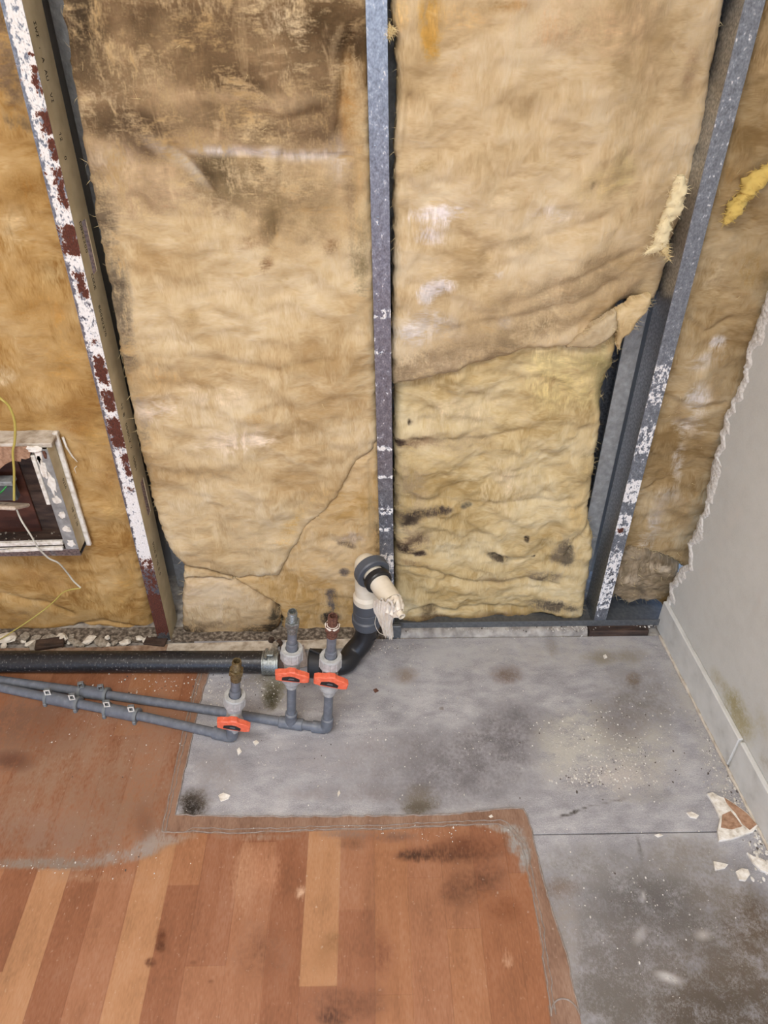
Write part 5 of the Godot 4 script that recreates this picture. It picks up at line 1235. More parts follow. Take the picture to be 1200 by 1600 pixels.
	st = S(); bx(st, Vector3(x0 + 0.003, y0 + 0.002, zb - 0.0095), Vector3(x1 - 0.004, y0 + 0.024, zf - 0.013)); put("bottom_board", st, M.timber_dark, t)
	st = S()
	var pa := at_z(-60, 712, zb); var pb := at_z(78, 838, zb)
	bx(st, Vector3(x0 + 0.005, pb.y, zb - 0.010), Vector3(pb.x - 0.018, y1 - 0.003, zb - 0.004), 0.001); put("brown_panel", st, M.panel_brown, t)
	st = S()
	for k in 60:
		lump(st, Vector3(rng.randf_range(x0 + 0.02, x1 - 0.04), y0 + 0.026, rng.randf_range(zb + 0.0, zf - 0.012)), Vector3.ONE * rng.randf_range(0.002, 0.006), k)
	tag(put("plaster_crumbs", st, M.rubble, t), "", "", "", "stuff")
	for tx in [["08 17 20", 0.10], ["0226", 0.20]]:
		var tm := TextMesh.new(); tm.text = tx[0]; tm.font_size = 12; tm.pixel_size = 0.001; tm.depth = 0.0003
		var f := SystemFont.new(); f.font_names = PackedStringArray(["Droid Sans Mono"]); tm.font = f
		var o := put("lettering", tm, M.ink, t)
		o.transform = Transform3D(Basis(Vector3(0, -1, 0), Vector3(0, 0, -1), Vector3(1, 0, 0)), Vector3(x1 + 0.0002, y0 + tx[1], zf - 0.03) - t.position)
	# ---- outlet: metal back box and a plate hanging by its wires
	var zo := zf - 0.03
	var o := thing("wall_outlet", "loose outlet hanging by its wires in the wall box", "outlet", at_z(5, 800, zo))
	st = S()
	var c0 := at_z(2, 752, zo)
	bx(st, c0 + Vector3(-0.045, -0.006, -0.016), c0 + Vector3(0.030, 0.006, 0.012), 0.001); put("metal_bracket", st, M.galv_dusty, o)
	st = S(); bx(st, c0 + Vector3(-0.040, -0.055, -0.018), c0 + Vector3(0.024, -0.007, 0.004), 0.002); put("socket_body", st, M.pvc_dark, o)
	st = S()
	var pc := at_z(2, 790, zf + 0.03)
	var pn := Vector3(0.05, 0.86, -0.50).normalized(); var pxa := Vector3(1, 0.10, 0.0); pxa = (pxa - pn * pxa.dot(pn)).normalized()
	var tilt := Basis(pxa, pn.cross(pxa), pn)
	box(st, Vector3(0.118, 0.072, 0.009), Transform3D(tilt, pc + Vector3(-0.008, 0, 0)), 0.003); put("face_plate", st, M.outlet, o)
	st = S()
	for k in 3: box(st, Vector3(0.004, 0.016, 0.001), Transform3D(tilt, pc + tilt * Vector3(-0.02 + k * 0.016, 0.0, 0.0038)))
	put("pin_slots", st, M.ink, o)
	# ---- wires
	var wz := zf + 0.012
	var w := S(); tube(w, curve([at_z(-20, 604, -1.49), at_z(0, 622, wz), at_z(14, 635, wz), at_z(23, 660, wz), at_z(23, 690, wz), at_z(20, 706, wz), at_z(22, 735, wz), at_z(22, 760, wz), at_z(22, 782, wz + 0.01)]), 0.0028, 8)
	tag(put("yellow_wire", w, M.wire_yellow), "thick yellow earth wire hanging down into the wall box", "wire")
	w = S(); tube(w, curve([at_z(-6, 775, wz - 0.02), at_z(3, 768, wz - 0.01), at_z(10, 760, wz - 0.02)]), 0.002, 8)
	tag(put("green_wire", w, M.wire_green), "short green wire behind the hanging outlet plate", "wire")
	w = S(); tube(w, curve([at_z(26, 796, wz + 0.01), at_z(34, 814, wz + 0.02), at_z(48, 836, wz + 0.02), at_z(60, 856, wz + 0.012), at_z(76, 872, wz), at_z(92, 880, wz - 0.01), at_z(106, 896, -1.47), at_z(115, 908, -1.476), at_z(126, 918, -1.476)]), 0.0022, 8)
	tag(put("white_cable", w, M.wire_white), "thin off-white cable drooping from the hanging outlet plate", "wire")
	w = S(); tube(w, curve([at_z(126, 919, -1.476), at_z(112, 921, -1.474), at_z(98, 926, -1.472), at_z(86, 938, -1.47), at_z(66, 955, -1.465), at_z(30, 980, -1.455), at_z(-4, 1001, -1.44), at_z(-40, 1016, -1.43)]), 0.0017, 8)
	tag(put("yellow_wire", w, M.wire_yellow), "thin yellow wire running down over the ochre wool to the rubble", "wire")
func curve(p: Array, n := 6) -> Array:
	var c := Curve3D.new()
	for i in p.size():
		var a: Vector3 = p[maxi(i - 1, 0)]; var b: Vector3 = p[mini(i + 1, p.size() - 1)]
		var h := (b - a) / 6.0
		c.add_point(p[i], -h, h)
	var out := []
	for i in p.size() - 1:
		for k in n: out.append(c.sample(i, float(k) / n))
	out.append(p[-1])
	return out

# ================================================================== waste pipe
func build_waste_pipe():
	var r := 0.0285; var y := r + 0.002
	var a := at_y(-500, 1034, y); a.z = -1.352; a.x = -2.2
	var b := at_y(200, 1034, y); var c := at_y(416, 1034, y)
	var bb := Vector3(c.x, y, c.z)
	a.z = b.z + (b.z - c.z) / (b.x - c.x) * (a.x - b.x); a.z = -1.352
	var t := thing("waste_pipe", "thick black waste pipe lying along the floor by the wall", "pipe", Vector3(-0.6, 0.0, -1.35))
	var st := S(); tube(st, [a, Vector3(-1.0, y, -1.351), b, bb], r, 28); put("pipe", st, M.pipe_black, t)
	# steel coupling with worm drive
	var e0 := at_y(411, 1036, y); var e1 := at_y(434, 1036, y); var ax := (e1 - e0).normalized()
	st = S(); lathe(st, e0, ax, [Vector2(0.0, 0), Vector2(r + 0.004, 0), Vector2(r + 0.004, 0.004), Vector2(r + 0.0025, 0.005), Vector2(r + 0.0025, 0.036), Vector2(r + 0.004, 0.037), Vector2(r + 0.004, 0.042), Vector2(0, 0.042)], 28); var cp := put("steel_coupling", st, M.steel_fit, t)
	st = S(); box(st, Vector3(0.022, 0.010, 0.018), Transform3D(Basis(), e0 + ax * 0.02 + Vector3(0, r + 0.007, 0)), 0.002); put("worm_drive", st, M.steel_fit, cp)
	st = S(); tube(st, [e0 + ax * 0.012 + Vector3(0, r + 0.008, -0.016), e0 + ax * 0.012 + Vector3(0, r + 0.008, 0.018)], 0.004, 8); put("screw", st, M.steel_fit, cp)
	st = S(); tube(st, [e0 + ax * 0.040, e0 + ax * 0.062], r - 0.006, 20); put("stub", st, M.timber_dark, t)
	# ---- the riser: bend, coupling, white pipe, swept arm
	var t2 := thing("waste_riser", "black elbow with grey coupling and white pipe arm wrapped at its end", "pipe", Vector3(0, 0, -1.385))
	var s0 := at_y(484, 1036, y); var s1 := at_y(534, 1034, y); s1.z = s0.z + 0.004
	var rv := Vector3(at_z(573, 960, -1.385).x, 0, -1.385)
	var bend := curve([s0, s1, Vector3(rv.x - 0.035, y + 0.010, -1.362), Vector3(rv.x - 0.010, y + 0.038, -1.376), Vector3(rv.x, y + 0.075, -1.385), Vector3(rv.x, 0.13, -1.385)], 8)
	st = S(); tube(st, bend, 0.0285, 28); put("black_bend", st, M.black, t2)
	st = S(); lathe(st, s0, (s1 - s0).normalized(), [Vector2(0.0, -0.002), Vector2(0.036, -0.002), Vector2(0.038, 0.002), Vector2(0.038, 0.028), Vector2(0.036, 0.032), Vector2(0.0, 0.032)], 28); var rc := put("rubber_sleeve", st, M.rubber, t2)
	st = S(); tube(st, [s0 + Vector3(0.002, 0.040, -0.01), s0 + Vector3(0.03, 0.040, 0.004)], 0.005, 8); put("screw", st, M.rubber, rc)
	st = S(); lathe(st, Vector3(rv.x, 0.082, -1.385), Vector3.UP, [Vector2(0.028, 0), Vector2(0.0300, 0), Vector2(0.0300, 0.003), Vector2(0.028, 0.003)], 28); put("seam_ring", st, M.rubber, t2)
	var y0 := 0.118
	st = S(); lathe(st, Vector3(rv.x, y0, -1.385), Vector3.UP, [Vector2(0.0000, 0), Vector2(0.0338, 0), Vector2(0.0360, 0.003), Vector2(0.0360, 0.012), Vector2(0.0387, 0.015), Vector2(0.0387, 0.030), Vector2(0.0347, 0.033), Vector2(0.0347, 0.050), Vector2(0.0355, 0.051), Vector2(0.0355, 0.056), Vector2(0.0347, 0.057), Vector2(0.0347, 0.088), Vector2(0.0324, 0.090), Vector2(0.0270, 0.090)], 32); put("grey_coupling", st, M.collar, t2)
	# cream bell and pipe
	var arm_y := 0.332
	st = S(); lathe(st, Vector3(rv.x, y0 + 0.088, -1.385), Vector3.UP, [Vector2(0.0270, 0), Vector2(0.0338, 0.0), Vector2(0.0338, 0.016), Vector2(0.0306, 0.022), Vector2(0.0284, 0.026), Vector2(0.0284, 0.05), Vector2(0.0000, 0.05)], 32); put("white_socket", st, M.abs_white, t2)
	var tip := at_y(613, 940, arm_y - 0.01)
	var top := Vector3(rv.x - 0.001, arm_y, -1.387)
	var ad := (tip - top); ad.y = -0.012; ad = ad.normalized()
	var path := [Vector3(rv.x, y0 + 0.10, -1.385), Vector3(rv.x, arm_y - 0.045, -1.386), Vector3(rv.x, arm_y - 0.022, -1.386) , top + Vector3(0, -0.004, 0) + ad * 0.006, top + ad * 0.028]
	st = S(); tube(st, curve(path, 8), 0.0288, 28); put("white_elbow", st, M.abs_white, t2)
	st = S(); lathe(st, top + ad * 0.022, ad, [Vector2(0.030, 0.0), Vector2(0.041, 0.0), Vector2(0.043, 0.003), Vector2(0.043, 0.022), Vector2(0.041, 0.026), Vector2(0.030, 0.026), Vector2(0.026, 0.020)], 32); put("grey_collar", st, M.collar, t2)
	var alen := (tip - top).length()
	st = S(); lathe(st, top + ad * 0.03, ad, [Vector2(0.0, 0), Vector2(0.0250, 0.0), Vector2(0.0250, alen - 0.03), Vector2(0.0235, alen - 0.03), Vector2(0.0225, alen - 0.045), Vector2(0.0, alen - 0.045)], 28); put("white_pipe", st, M.abs_white, t2)
	st = S(); lathe(st, top + ad * 0.058, ad, [Vector2(0.024, 0), Vector2(0.032, 0.0), Vector2(0.0335, 0.003), Vector2(0.0335, 0.016), Vector2(0.032, 0.019), Vector2(0.024, 0.019)], 28); put("black_ring", st, M.black, t2)
	# plug of wrapped tape: crumpled core and hanging rags
	var e := top + ad * (alen - 0.02)
	st = S(); smooth(st)
	var nz := noise(41, 40.0, 3); var rings := []
	var core := [[0.0, 0.021], [0.010, 0.0215], [0.018, 0.024], [0.028, 0.024], [0.037, 0.020], [0.044, 0.015], [0.048, 0.013]]
	var f := frame(ad)
	for q in core:
		var ring := []
		for k in 40:
			var an := TAU * k / 40; var n3 := nz.get_noise_2d(k * 0.03 * (1.0 if k < 20 else 1.0) + cos(an) * 0.05, sin(an) * 0.05 + q[0] * 0.3)
			var rad: float = q[1] * (1.0 + 0.28 * n3 + 0.08 * sin(an * 7.0 + q[0] * 60.0))
			ring.append(e + ad * q[0] + Vector3(0, -q[0] * 0.22, 0) + (f[0] * cos(an) + f[1] * sin(an)) * rad)
		rings.append(ring)
	for i in rings.size() - 1:
		for k in 40:
			var j := (k + 1) % 40
			quad(st, rings[i][k], rings[i][j], rings[i + 1][j], rings[i + 1][k], e + ad * core[i][0])
	flat(st)
	var endc := e + ad * 0.045 + Vector3(0, -0.012, 0)
	for k in 40: tri(st, endc, rings[-1][k], rings[-1][(k + 1) % 40], e)
	put("tape_plug", st, M.tape, t2)
	st = S()
	var pe := e + ad * 0.042 + Vector3(0.006, -0.012, 0.0)
	lathe(st, pe, ad, [Vector2(0.0, 0), Vector2(0.0085, 0), Vector2(0.0085, 0.014), Vector2(0.0065, 0.014), Vector2(0.0065, 0.004), Vector2(0, 0.004)], 20); put("small_tube_end", st, M.abs_white, t2)
	# rags: folded sheets hanging from the plug
	for rg in [[[593, 938], [592, 954], [598, 970], [602, 984], [603, 996], 0.024, 0], [[603, 938], [602, 958], [604, 974], [608, 988], [611, 999], 0.030, 1], [[612, 944], [611, 960], [609, 972], [608, 984], [610, 996], 0.018, 2]]:
		var pts := []
		for k in 5:
			var dep: float = tip.z + 0.030 - 0.012 * k + 0.003 * rg[6]
			pts.append(at_z(rg[k][0], rg[k][1], dep))
		var cv := curve(pts, 6); st = S(); smooth(st); var rws := []
		for i in cv.size():
			var w: float = rg[5] * lerpf(1.0, 0.30, pow(float(i) / cv.size(), 1.2)); var row := []
			for k in 9:
				var u := k / 8.0 - 0.5
				row.append(cv[i] + Vector3(u * w * 1.2, 0.002 * sin(u * 17.0 + i), 0.0055 * sin(u * 14.0 + rg[6] * 2.0 + i * 0.15) - u * u * 0.02))
			rws.append(row)
		for sgn in [0.0, -0.0012]:
			for i in rws.size() - 1:
				for k in 8:
					var o := Vector3(0, 0, sgn); var inn: Vector3 = rws[i][k] + Vector3(0, 0, -0.0006)
					inn = (rws[i][k] + rws[i + 1][k + 1]) * 0.5 + Vector3(0, 0.0, -0.0006)
					quad(st, rws[i][k] + o, rws[i][k + 1] + o, rws[i + 1][k + 1] + o, rws[i + 1][k] + o, inn)
		put("tape_rag", st, M.tape, t2)
	# fine loose thread
	st = S(); tube(st, curve([at_z(588, 962, -1.36), at_z(586, 975, -1.352), at_z(592, 988, -1.350), at_z(600, 992, -1.352)]), 0.0007, 6); put("thread", st, M.tape, t2)

# ================================================================== supply pipes
func build_supply_pipes():
	var y := 0.0135; var r := 0.0115
	var A := [Vector3(-2.2, y, -1.306), Vector3(-1.05, y, -1.308), at_y(0, 1058, y), at_y(150, 1083, y), at_y(340, 1111, y), at_y(424, 1125, y)]
	var B := [Vector3(-2.2, y, -1.268), Vector3(-1.05, y, -1.270), at_y(0, 1074, y), at_y(100, 1095, y), at_y(230, 1121, y), at_y(345, 1147, y)]
	A[2].z = -1.303
	# ---- run with two valves
	var t := thing("supply_pipe", "grey plastic supply pipe with two red-handled valves", "pipe", Vector3(-0.5, 0, -1.22), "grey supply pipes")
	var tee := at_y(455, 1130, y); var elb := at_y(511, 1138, y)
	var st := S(); tube(st, A + [tee], r, 22); put("pipe", st, M.pvc, t)
	st = S(); tube(st, [tee, elb], r, 22); put("pipe", st, M.pvc, t)
	var ax := (elb - tee).normalized()
	st = S(); lathe(st, tee - ax * 0.030, ax, sock(0.060), 26); tube(st, [tee, tee + Vector3(0.002, 0.032, 0)], 0.0145, 24); put("tee_fitting", st, M.pvc, t)
	st = S(); tube(st, curve([elb - ax * 0.036, elb - ax * 0.020, elb - ax * 0.004 + Vector3(0, 0.004, 0), elb + Vector3(0.001, 0.020, 0), elb + Vector3(0.002, 0.036, 0)], 7), 0.0148, 24); put("elbow_fitting", st, M.pvc, t)
	sleeve(t, A, [128, 1071], [166, 1088], y, true)
	var V2 := [tee, Vector3(at_z(457, 957, tee.z).x, 0.395, tee.z)]
	var V3 := [elb, Vector3(at_z(520, 962, elb.z).x, 0.397, elb.z)]
	valve(t, V2, 0.158, 0.026, M.steel_fit, 0, 4.0, true)
	valve(t, V3, 0.150, 0.034, M.rust, 1, 12.0, true)
	# ---- run with one valve
	var t2 := thing("supply_pipe", "grey plastic supply pipe with one red-handled valve at its end", "pipe", Vector3(-0.6, 0, -1.18), "grey supply pipes")
	var e1 := at_y(364, 1151, y)
	st = S(); tube(st, B + [e1], r, 22); put("pipe", st, M.pvc, t2)
	var bx_: Vector3 = (e1 - B[4]).normalized()
	st = S(); tube(st, curve([e1 - bx_ * 0.050, e1 - bx_ * 0.024, e1 - bx_ * 0.004 + Vector3(0, 0.004, 0), e1 + Vector3(0.001, 0.022, 0), e1 + Vector3(0.002, 0.046, 0)], 7), 0.0152, 24); put("elbow_fitting", st, M.pvc, t2)
	sleeve(t2, B, [75, 1084], [124, 1098], y, false)
	sleeve(t2, B, [167, 1102], [215, 1118], y, false)
	var V1 := [e1, Vector3(at_z(370, 1033, e1.z).x, 0.283, e1.z)]
	valve(t2, V1, 0.046, 0.016, M.brass, 2, 9.0, false)
func sock(l: float) -> Array:
	return [Vector2(0.0, 0), Vector2(0.0136, 0), Vector2(0.0148, 0.002), Vector2(0.0148, l - 0.002), Vector2(0.0136, l), Vector2(0.0, l)]
# union sleeve with two straps, each with a lug that has a rectangular eye
func sleeve(t: Node3D, path: Array, p0: Array, p1: Array, y: float, plain: bool):
	var a := at_y(p0[0], p0[1] + 3, y); var b := at_y(p1[0], p1[1] + 3, y)
	# on the axis of the run
	var near := func(p: Vector3) -> Vector3:
		var best := p; var bd := 1e9
		for i in path.size() - 1:
			var q := Geometry3D.get_closest_point_to_segment(p, path[i], path[i + 1])
			if q.distance_to(p) < bd: bd = q.distance_to(p); best = q
		return best
	a = near.call(a); b = near.call(b)
	var d := (b - a).normalized(); var l := (b - a).length()
	var st := S(); lathe(st, a, d, [Vector2(0.0, 0), Vector2(0.0148, 0), Vector2(0.0162, 0.002), Vector2(0.0162, l - 0.002), Vector2(0.0148, l), Vector2(0.0, l)], 24)
	var sl := put("sleeve", st, M.pvc, t)
	var side := d.cross(Vector3.UP).normalized()
	for k in 2:
		var c := a + d * (0.004 if k == 0 else l - 0.004)
		st = S(); lathe(st, c - d * 0.004, d, [Vector2(0.0150, 0), Vector2(0.0188, 0), Vector2(0.0188, 0.008), Vector2(0.0150, 0.008)], 24); put("strap", st, M.clip, sl)
		var tw := 0.35
		var lb := Basis(d.rotated(Vector3.UP, tw), Vector3.UP, d.rotated(Vector3.UP, tw).cross(Vector3.UP))
		var lc := c + Vector3(0, 0.026, 0) + d * (0.006 if k == 0 else -0.010)
		st = S()
		for s in [-1, 1]:
			box(st, Vector3(0.003, 0.018, 0.009), Transform3D(lb, lc + lb * Vector3(s * 0.0058, 0, 0)), 0.001)
			box(st, Vector3(0.0088, 0.003, 0.009), Transform3D(lb, lc + lb * Vector3(0, s * 0.0075, 0)), 0.001)
		put("eye_lug", st, M.clip, sl)
		if not plain:
			st = S()
			for s in [-1, 1]:
				box(st, Vector3(0.0032, 0.0182, 0.001), Transform3D(lb, lc + lb * Vector3(s * 0.0058, 0, 0.0046)))
				box(st, Vector3(0.0086, 0.0032, 0.001), Transform3D(lb, lc + lb * Vector3(0, s * 0.0075, 0.0046)))
			put("worn_rim", st, M.clip_edge, sl)
		st = S(); box(st, Vector3(0.009, 0.012, 0.010), Transform3D(lb, c - Vector3(0, 0.006, 0) + side * 0.017), 0.002); put("hinge", st, M.clip, sl)
# ball valve on a riser. line: foot and top; h: height of the valve's lower collar
func valve(t: Node3D, line: Array, h: float, lift: float, fit: Material, seed_no: int, turn_deg: float, tall: bool):
	var foot: Vector3 = line[0]; var d: Vector3 = (line[1] - line[0]).normalized(); var top: float = (line[1] - line[0]).length()
	var st: SurfaceTool
	if tall:
		st = S(); tube(st, [foot + d * 0.02, foot + d * (h + 0.004)], 0.0110, 22); put("riser", st, M.pvc, t)
		st = S(); lathe(st, foot + d * 0.034, d, [Vector2(0.0112, 0), Vector2(0.0148, 0), Vector2(0.0148, 0.006), Vector2(0.0112, 0.008)], 22); put("rim", st, M.pvc, t)
	var nut := h + 0.078
	st = S(); lathe(st, foot + d * (h - 0.018), d, [Vector2(0.0112, 0), Vector2(0.0144, 0.001), Vector2(0.0155, 0.018), Vector2(0.0216, 0.022), Vector2(0.0234, 0.026), Vector2(0.0234, 0.034), Vector2(0.0178, 0.040), Vector2(0.0178, 0.076), Vector2(0.0190, 0.080), Vector2(0.0190, nut - h + 0.018), Vector2(0.0108, nut - h + 0.018)], 28)
	# boss towards the room that carries the handle
	var out := Vector3(0.10, 0, 1).normalized()
	lathe(st, foot + d * (h + 0.036 + lift) + out * 0.008, out, [Vector2(0.0000, 0), Vector2(0.0122, 0), Vector2(0.0108, 0.018), Vector2(0.0097, 0.028), Vector2(0.0000, 0.028)], 24)
	var body := put("valve_body", st, M.pvc_light, t)
	# union nut with ribs
	st = S(); lathe(st, foot + d * nut, d, [Vector2(0.0144, 0.0), Vector2(0.0235, 0.0), Vector2(0.0250, 0.003), Vector2(0.0250, 0.030), Vector2(0.0235, 0.0335), Vector2(0.0148, 0.0335), Vector2(0.0148, 0.020)], 32)
	var f := frame(d)
	for k in 10:
		var an := TAU * k / 10; var e: Vector3 = f[0] * cos(an) + f[1] * sin(an)
		box(st, Vector3(0.003, 0.026, 0.0024), Transform3D(Basis(d.cross(e).normalized(), d, e), foot + d * (nut + 0.016) + e * 0.0250), 0.001)
	put("union_nut", st, M.pvc_light, t)
	# tail piece, pipe stub
	var tl := nut + 0.018
	var endp := top - (0.060 if tall else 0.062)
	st = S(); lathe(st, foot + d * tl, d, [Vector2(0.0000, 0), Vector2(0.0133, 0), Vector2(0.0133, 0.031), Vector2(0.0122, 0.034), Vector2(0.0108, 0.034)], 24)
	tube(st, [foot + d * (tl + 0.02), foot + d * (endp + 0.006)], 0.0106, 22); put("tail_piece", st, M.pvc, t)
	# threaded end fitting
	st = S(); lathe(st, foot + d * endp, d, [Vector2(0.0107, 0), Vector2(0.0122, 0.0), Vector2(0.0124, 0.016), Vector2(0.0119, 0.017), Vector2(0.0119, 0.022)], 24)
	lathe(st, foot + d * (endp + 0.020), d, [Vector2(0.0000, 0), Vector2(0.0160, 0.0), Vector2(0.0172, 0.002), Vector2(0.0172, 0.012), Vector2(0.0160, 0.0145), Vector2(0.0000, 0.0145)], 6, true)
	var prof := [Vector2(0.0101, 0.034)]
	for k in 6:
		prof.append(Vector2(0.0109, 0.0355 + k * 0.0042)); prof.append(Vector2(0.0099, 0.0376 + k * 0.0042))
	prof.append(Vector2(0.0097, 0.062)); prof.append(Vector2(0.0076, 0.062)); prof.append(Vector2(0.0072, 0.046)); prof.append(Vector2(0.0000, 0.046))
	lathe(st, foot + d * endp, d, prof, 22); put("threaded_end", st, fit, t)
	if seed_no == 1:   # old flange washer with torn lagging
		st = S(); lathe(st, foot + d * (endp + 0.030), d, [Vector2(0.0000, 0), Vector2(0.0162, 0.0), Vector2(0.0169, 0.004), Vector2(0.0000, 0.006)], 9, true); put("scaled_washer", st, M.plaster, t)
	# handle: a bowed red bar with a dark insert, facing the room
	var xa := Vector3.RIGHT.rotated(Vector3.UP, deg_to_rad(-4)).rotated(Vector3(0, 0, 1), deg_to_rad(-turn_deg))
	var hb := Basis(xa, out.cross(xa).normalized(), out).scaled_local(Vector3(0.80, 0.92, 0.85))
	var hc := foot + d * (h + 0.034 + lift) + out * 0.027
	var bar := PackedVector2Array([Vector2(-0.047, -0.014), Vector2(-0.034, -0.0165), Vector2(0.036, -0.0165), Vector2(0.047, -0.013), Vector2(0.048, 0.004), Vector2(0.036, 0.009), Vector2(0.016, 0.013), Vector2(0.008, 0.0185), Vector2(-0.008, 0.0185), Vector2(-0.018, 0.013), Vector2(-0.038, 0.011), Vector2(-0.048, 0.006)])
	st = S(); prism(st, bar, 0.018, Transform3D(hb, hc), 0.003)
	var hd := put("handle", st, M.orange, t); hd.set_meta("label", "orange-red lever handle")
	var ins := PackedVector2Array([Vector2(-0.030, -0.011), Vector2(0.020, -0.0125), Vector2(0.021, -0.004), Vector2(0.006, 0.003), Vector2(-0.008, 0.004), Vector2(-0.028, -0.001)])
	st = S(); prism(st, ins, 0.0014, Transform3D(hb, hc + hb * Vector3(0, 0, 0.0176)), 0.0004); put("dark_insert", st, M.black, hd)
	st = S(); prism(st, PackedVector2Array([Vector2(-0.012, -0.006), Vector2(0.006, -0.006), Vector2(0.003, -0.002), Vector2(-0.008, -0.002)]), 0.001, Transform3D(hb, hc + hb * Vector3(0, 0, 0.0188)), 0.0003); put("grip_rib", st, M.pvc_dark, hd)

# ================================================================== rubble behind the waste pipe, strip, timber
func build_rubble():
	# long plastered strip behind the black pipe
	var p := fp([[-160, 1016], [0, 1014], [140, 1013], [268, 1008], [340, 1006], [428, 1003], [424, 1016], [412, 1024], [300, 1026], [0, 1030], [-160, 1032]])
	var lay := Transform3D(Basis(Vector3.RIGHT, Vector3(0, 0, 1), Vector3.UP), Vector3(0, -0.008, 0))
	var a := PackedVector2Array(); var b := PackedVector2Array()
	var cut: float = at_y(262, 1010).x
	for q in Geometry2D.intersect_polygons(p, PackedVector2Array([Vector2(-3, -3), Vector2(cut, -3), Vector2(cut, 0), Vector2(-3, 0)])): a = q
	for q in Geometry2D.intersect_polygons(p, PackedVector2Array([Vector2(cut + 0.001, -3), Vector2(3, -3), Vector2(3, 0), Vector2(cut + 0.001, 0)])): b = q
	var st := S(); prism(st, a, 0.012, lay, 0.001); tag(put("floor_batten", st, M.strip_brown), "brown stained batten lying behind the black waste pipe", "batten")
	st = S(); prism(st, b, 0.014, lay, 0.001); tag(put("floor_batten", st, M.strip), "pale plastered batten between the waste pipe and the wool", "batten")
	var c := fp([[446, 1003], [550, 1000], [546, 1014], [446, 1018]])
	st = S(); prism(st, c, 0.014, lay, 0.001); tag(put("floor_batten", st, M.strip), "short pale batten behind the two joined valves", "batten")
	# concrete between strip and wall, under the wool
	st = S(); bx(st, Vector3(-2.5, -0.0079, -1.500), Vector3(0.054, -0.002, -1.4455)); tag(put("mortar_bed", st, M.mortar), "dirty mortar bed under the wool behind the battens", "mortar")
	# loose chunks of plaster
	var r := RandomNumberGenerator.new(); r.seed = 512
	var list := [[10, 998, 34, 16], [40, 996, 22, 10], [78, 1000, 28, 14], [98, 998, 24, 15], [62, 1008, 30, 10], [-20, 1002, 40, 18], [140, 1000, 24, 9], [160, 1004, 26, 8]]
	for k in 44: list.append([r.randf_range(-60, 258), r.randf_range(993, 1010), r.randf_range(6, 20), r.randf_range(2, 8)])
	for i in list.size():
		var q = list[i]; var v := at_y(q[0], q[1] + 2, 0.0); st = S()
		var sz := Vector3(q[2] * 0.0018, q[3] * 0.0014 + 0.004, q[2] * 0.0011 + 0.004)
		lump(st, Vector3.ZERO, sz, 40 + i)
		var o := put("plaster_chunk", st, M.rubble if i % 3 else M.plaster)
		o.position = v + Vector3(0, sz.y * 0.28 + 0.001, 0); o.rotation.y = i * 1.7; o.rotation.x = r.randf_range(-0.25, 0.25)
		var pale := i % 3 == 0
		tag(o, ("white" if pale else "grey-brown") + (" large" if i < 8 else " small") + " plaster lump in the rubble behind the black pipe", "rubble", "plaster lumps behind the pipe")
	st = S(); box(st, Vector3(0.075, 0.010, 0.035), Transform3D(Basis(Vector3.UP, 0.2), at_y(78, 1005, 0.012)), 0.002); tag(put("timber_offcut", st, M.timber_dark), "dark flat timber offcut among the plaster lumps", "timber")
	st = S(); box(st, Vector3(0.060, 0.007, 0.030), Transform3D(Basis(Vector3.UP, -0.15), at_y(243, 1002, 0.006)), 0.002); tag(put("timber_offcut", st, M.timber_dark), "dark timber sliver at the foot of the rusty stud", "timber")
	st = S(); box(st, Vector3(0.030, 0.060, 0.004), Transform3D(Basis(Vector3(0, 1, 0), 0.3) * Basis(Vector3(1, 0, 0), -1.1), at_y(470, 1026, 0.016)), 0.001); tag(put("timber_offcut", st, M.residue), "grey weathered timber offcut leaning between the joined valves", "timber")
	# plaster collar of debris over the steel coupling
	for i in 5:
		var v := at_y([424, 430, 436, 428, 442][i], [1000, 1008, 1004, 1014, 1012][i], 0.01); st = S()
		lump(st, Vector3.ZERO, Vector3(0.02, 0.022, 0.02), 80 + i); var o := put("mortar_lump", st, M.rubble if i % 2 else M.timber_dark); o.position = v
		tag(o, "crumbled mortar lump beside the steel pipe coupling", "rubble", "mortar lumps by the coupling")
	var sb := S(); box(sb, Vector3(0.040, 0.05, 0.012), Transform3D(Basis(), Vector3(at_z(612, 985, -1.452).x + 0.006, 0.02, -1.452)), 0.002)
	tag(put("wall_bracket", sb, M.track), "dark steel foot bracket beneath the shiny stud", "bracket")

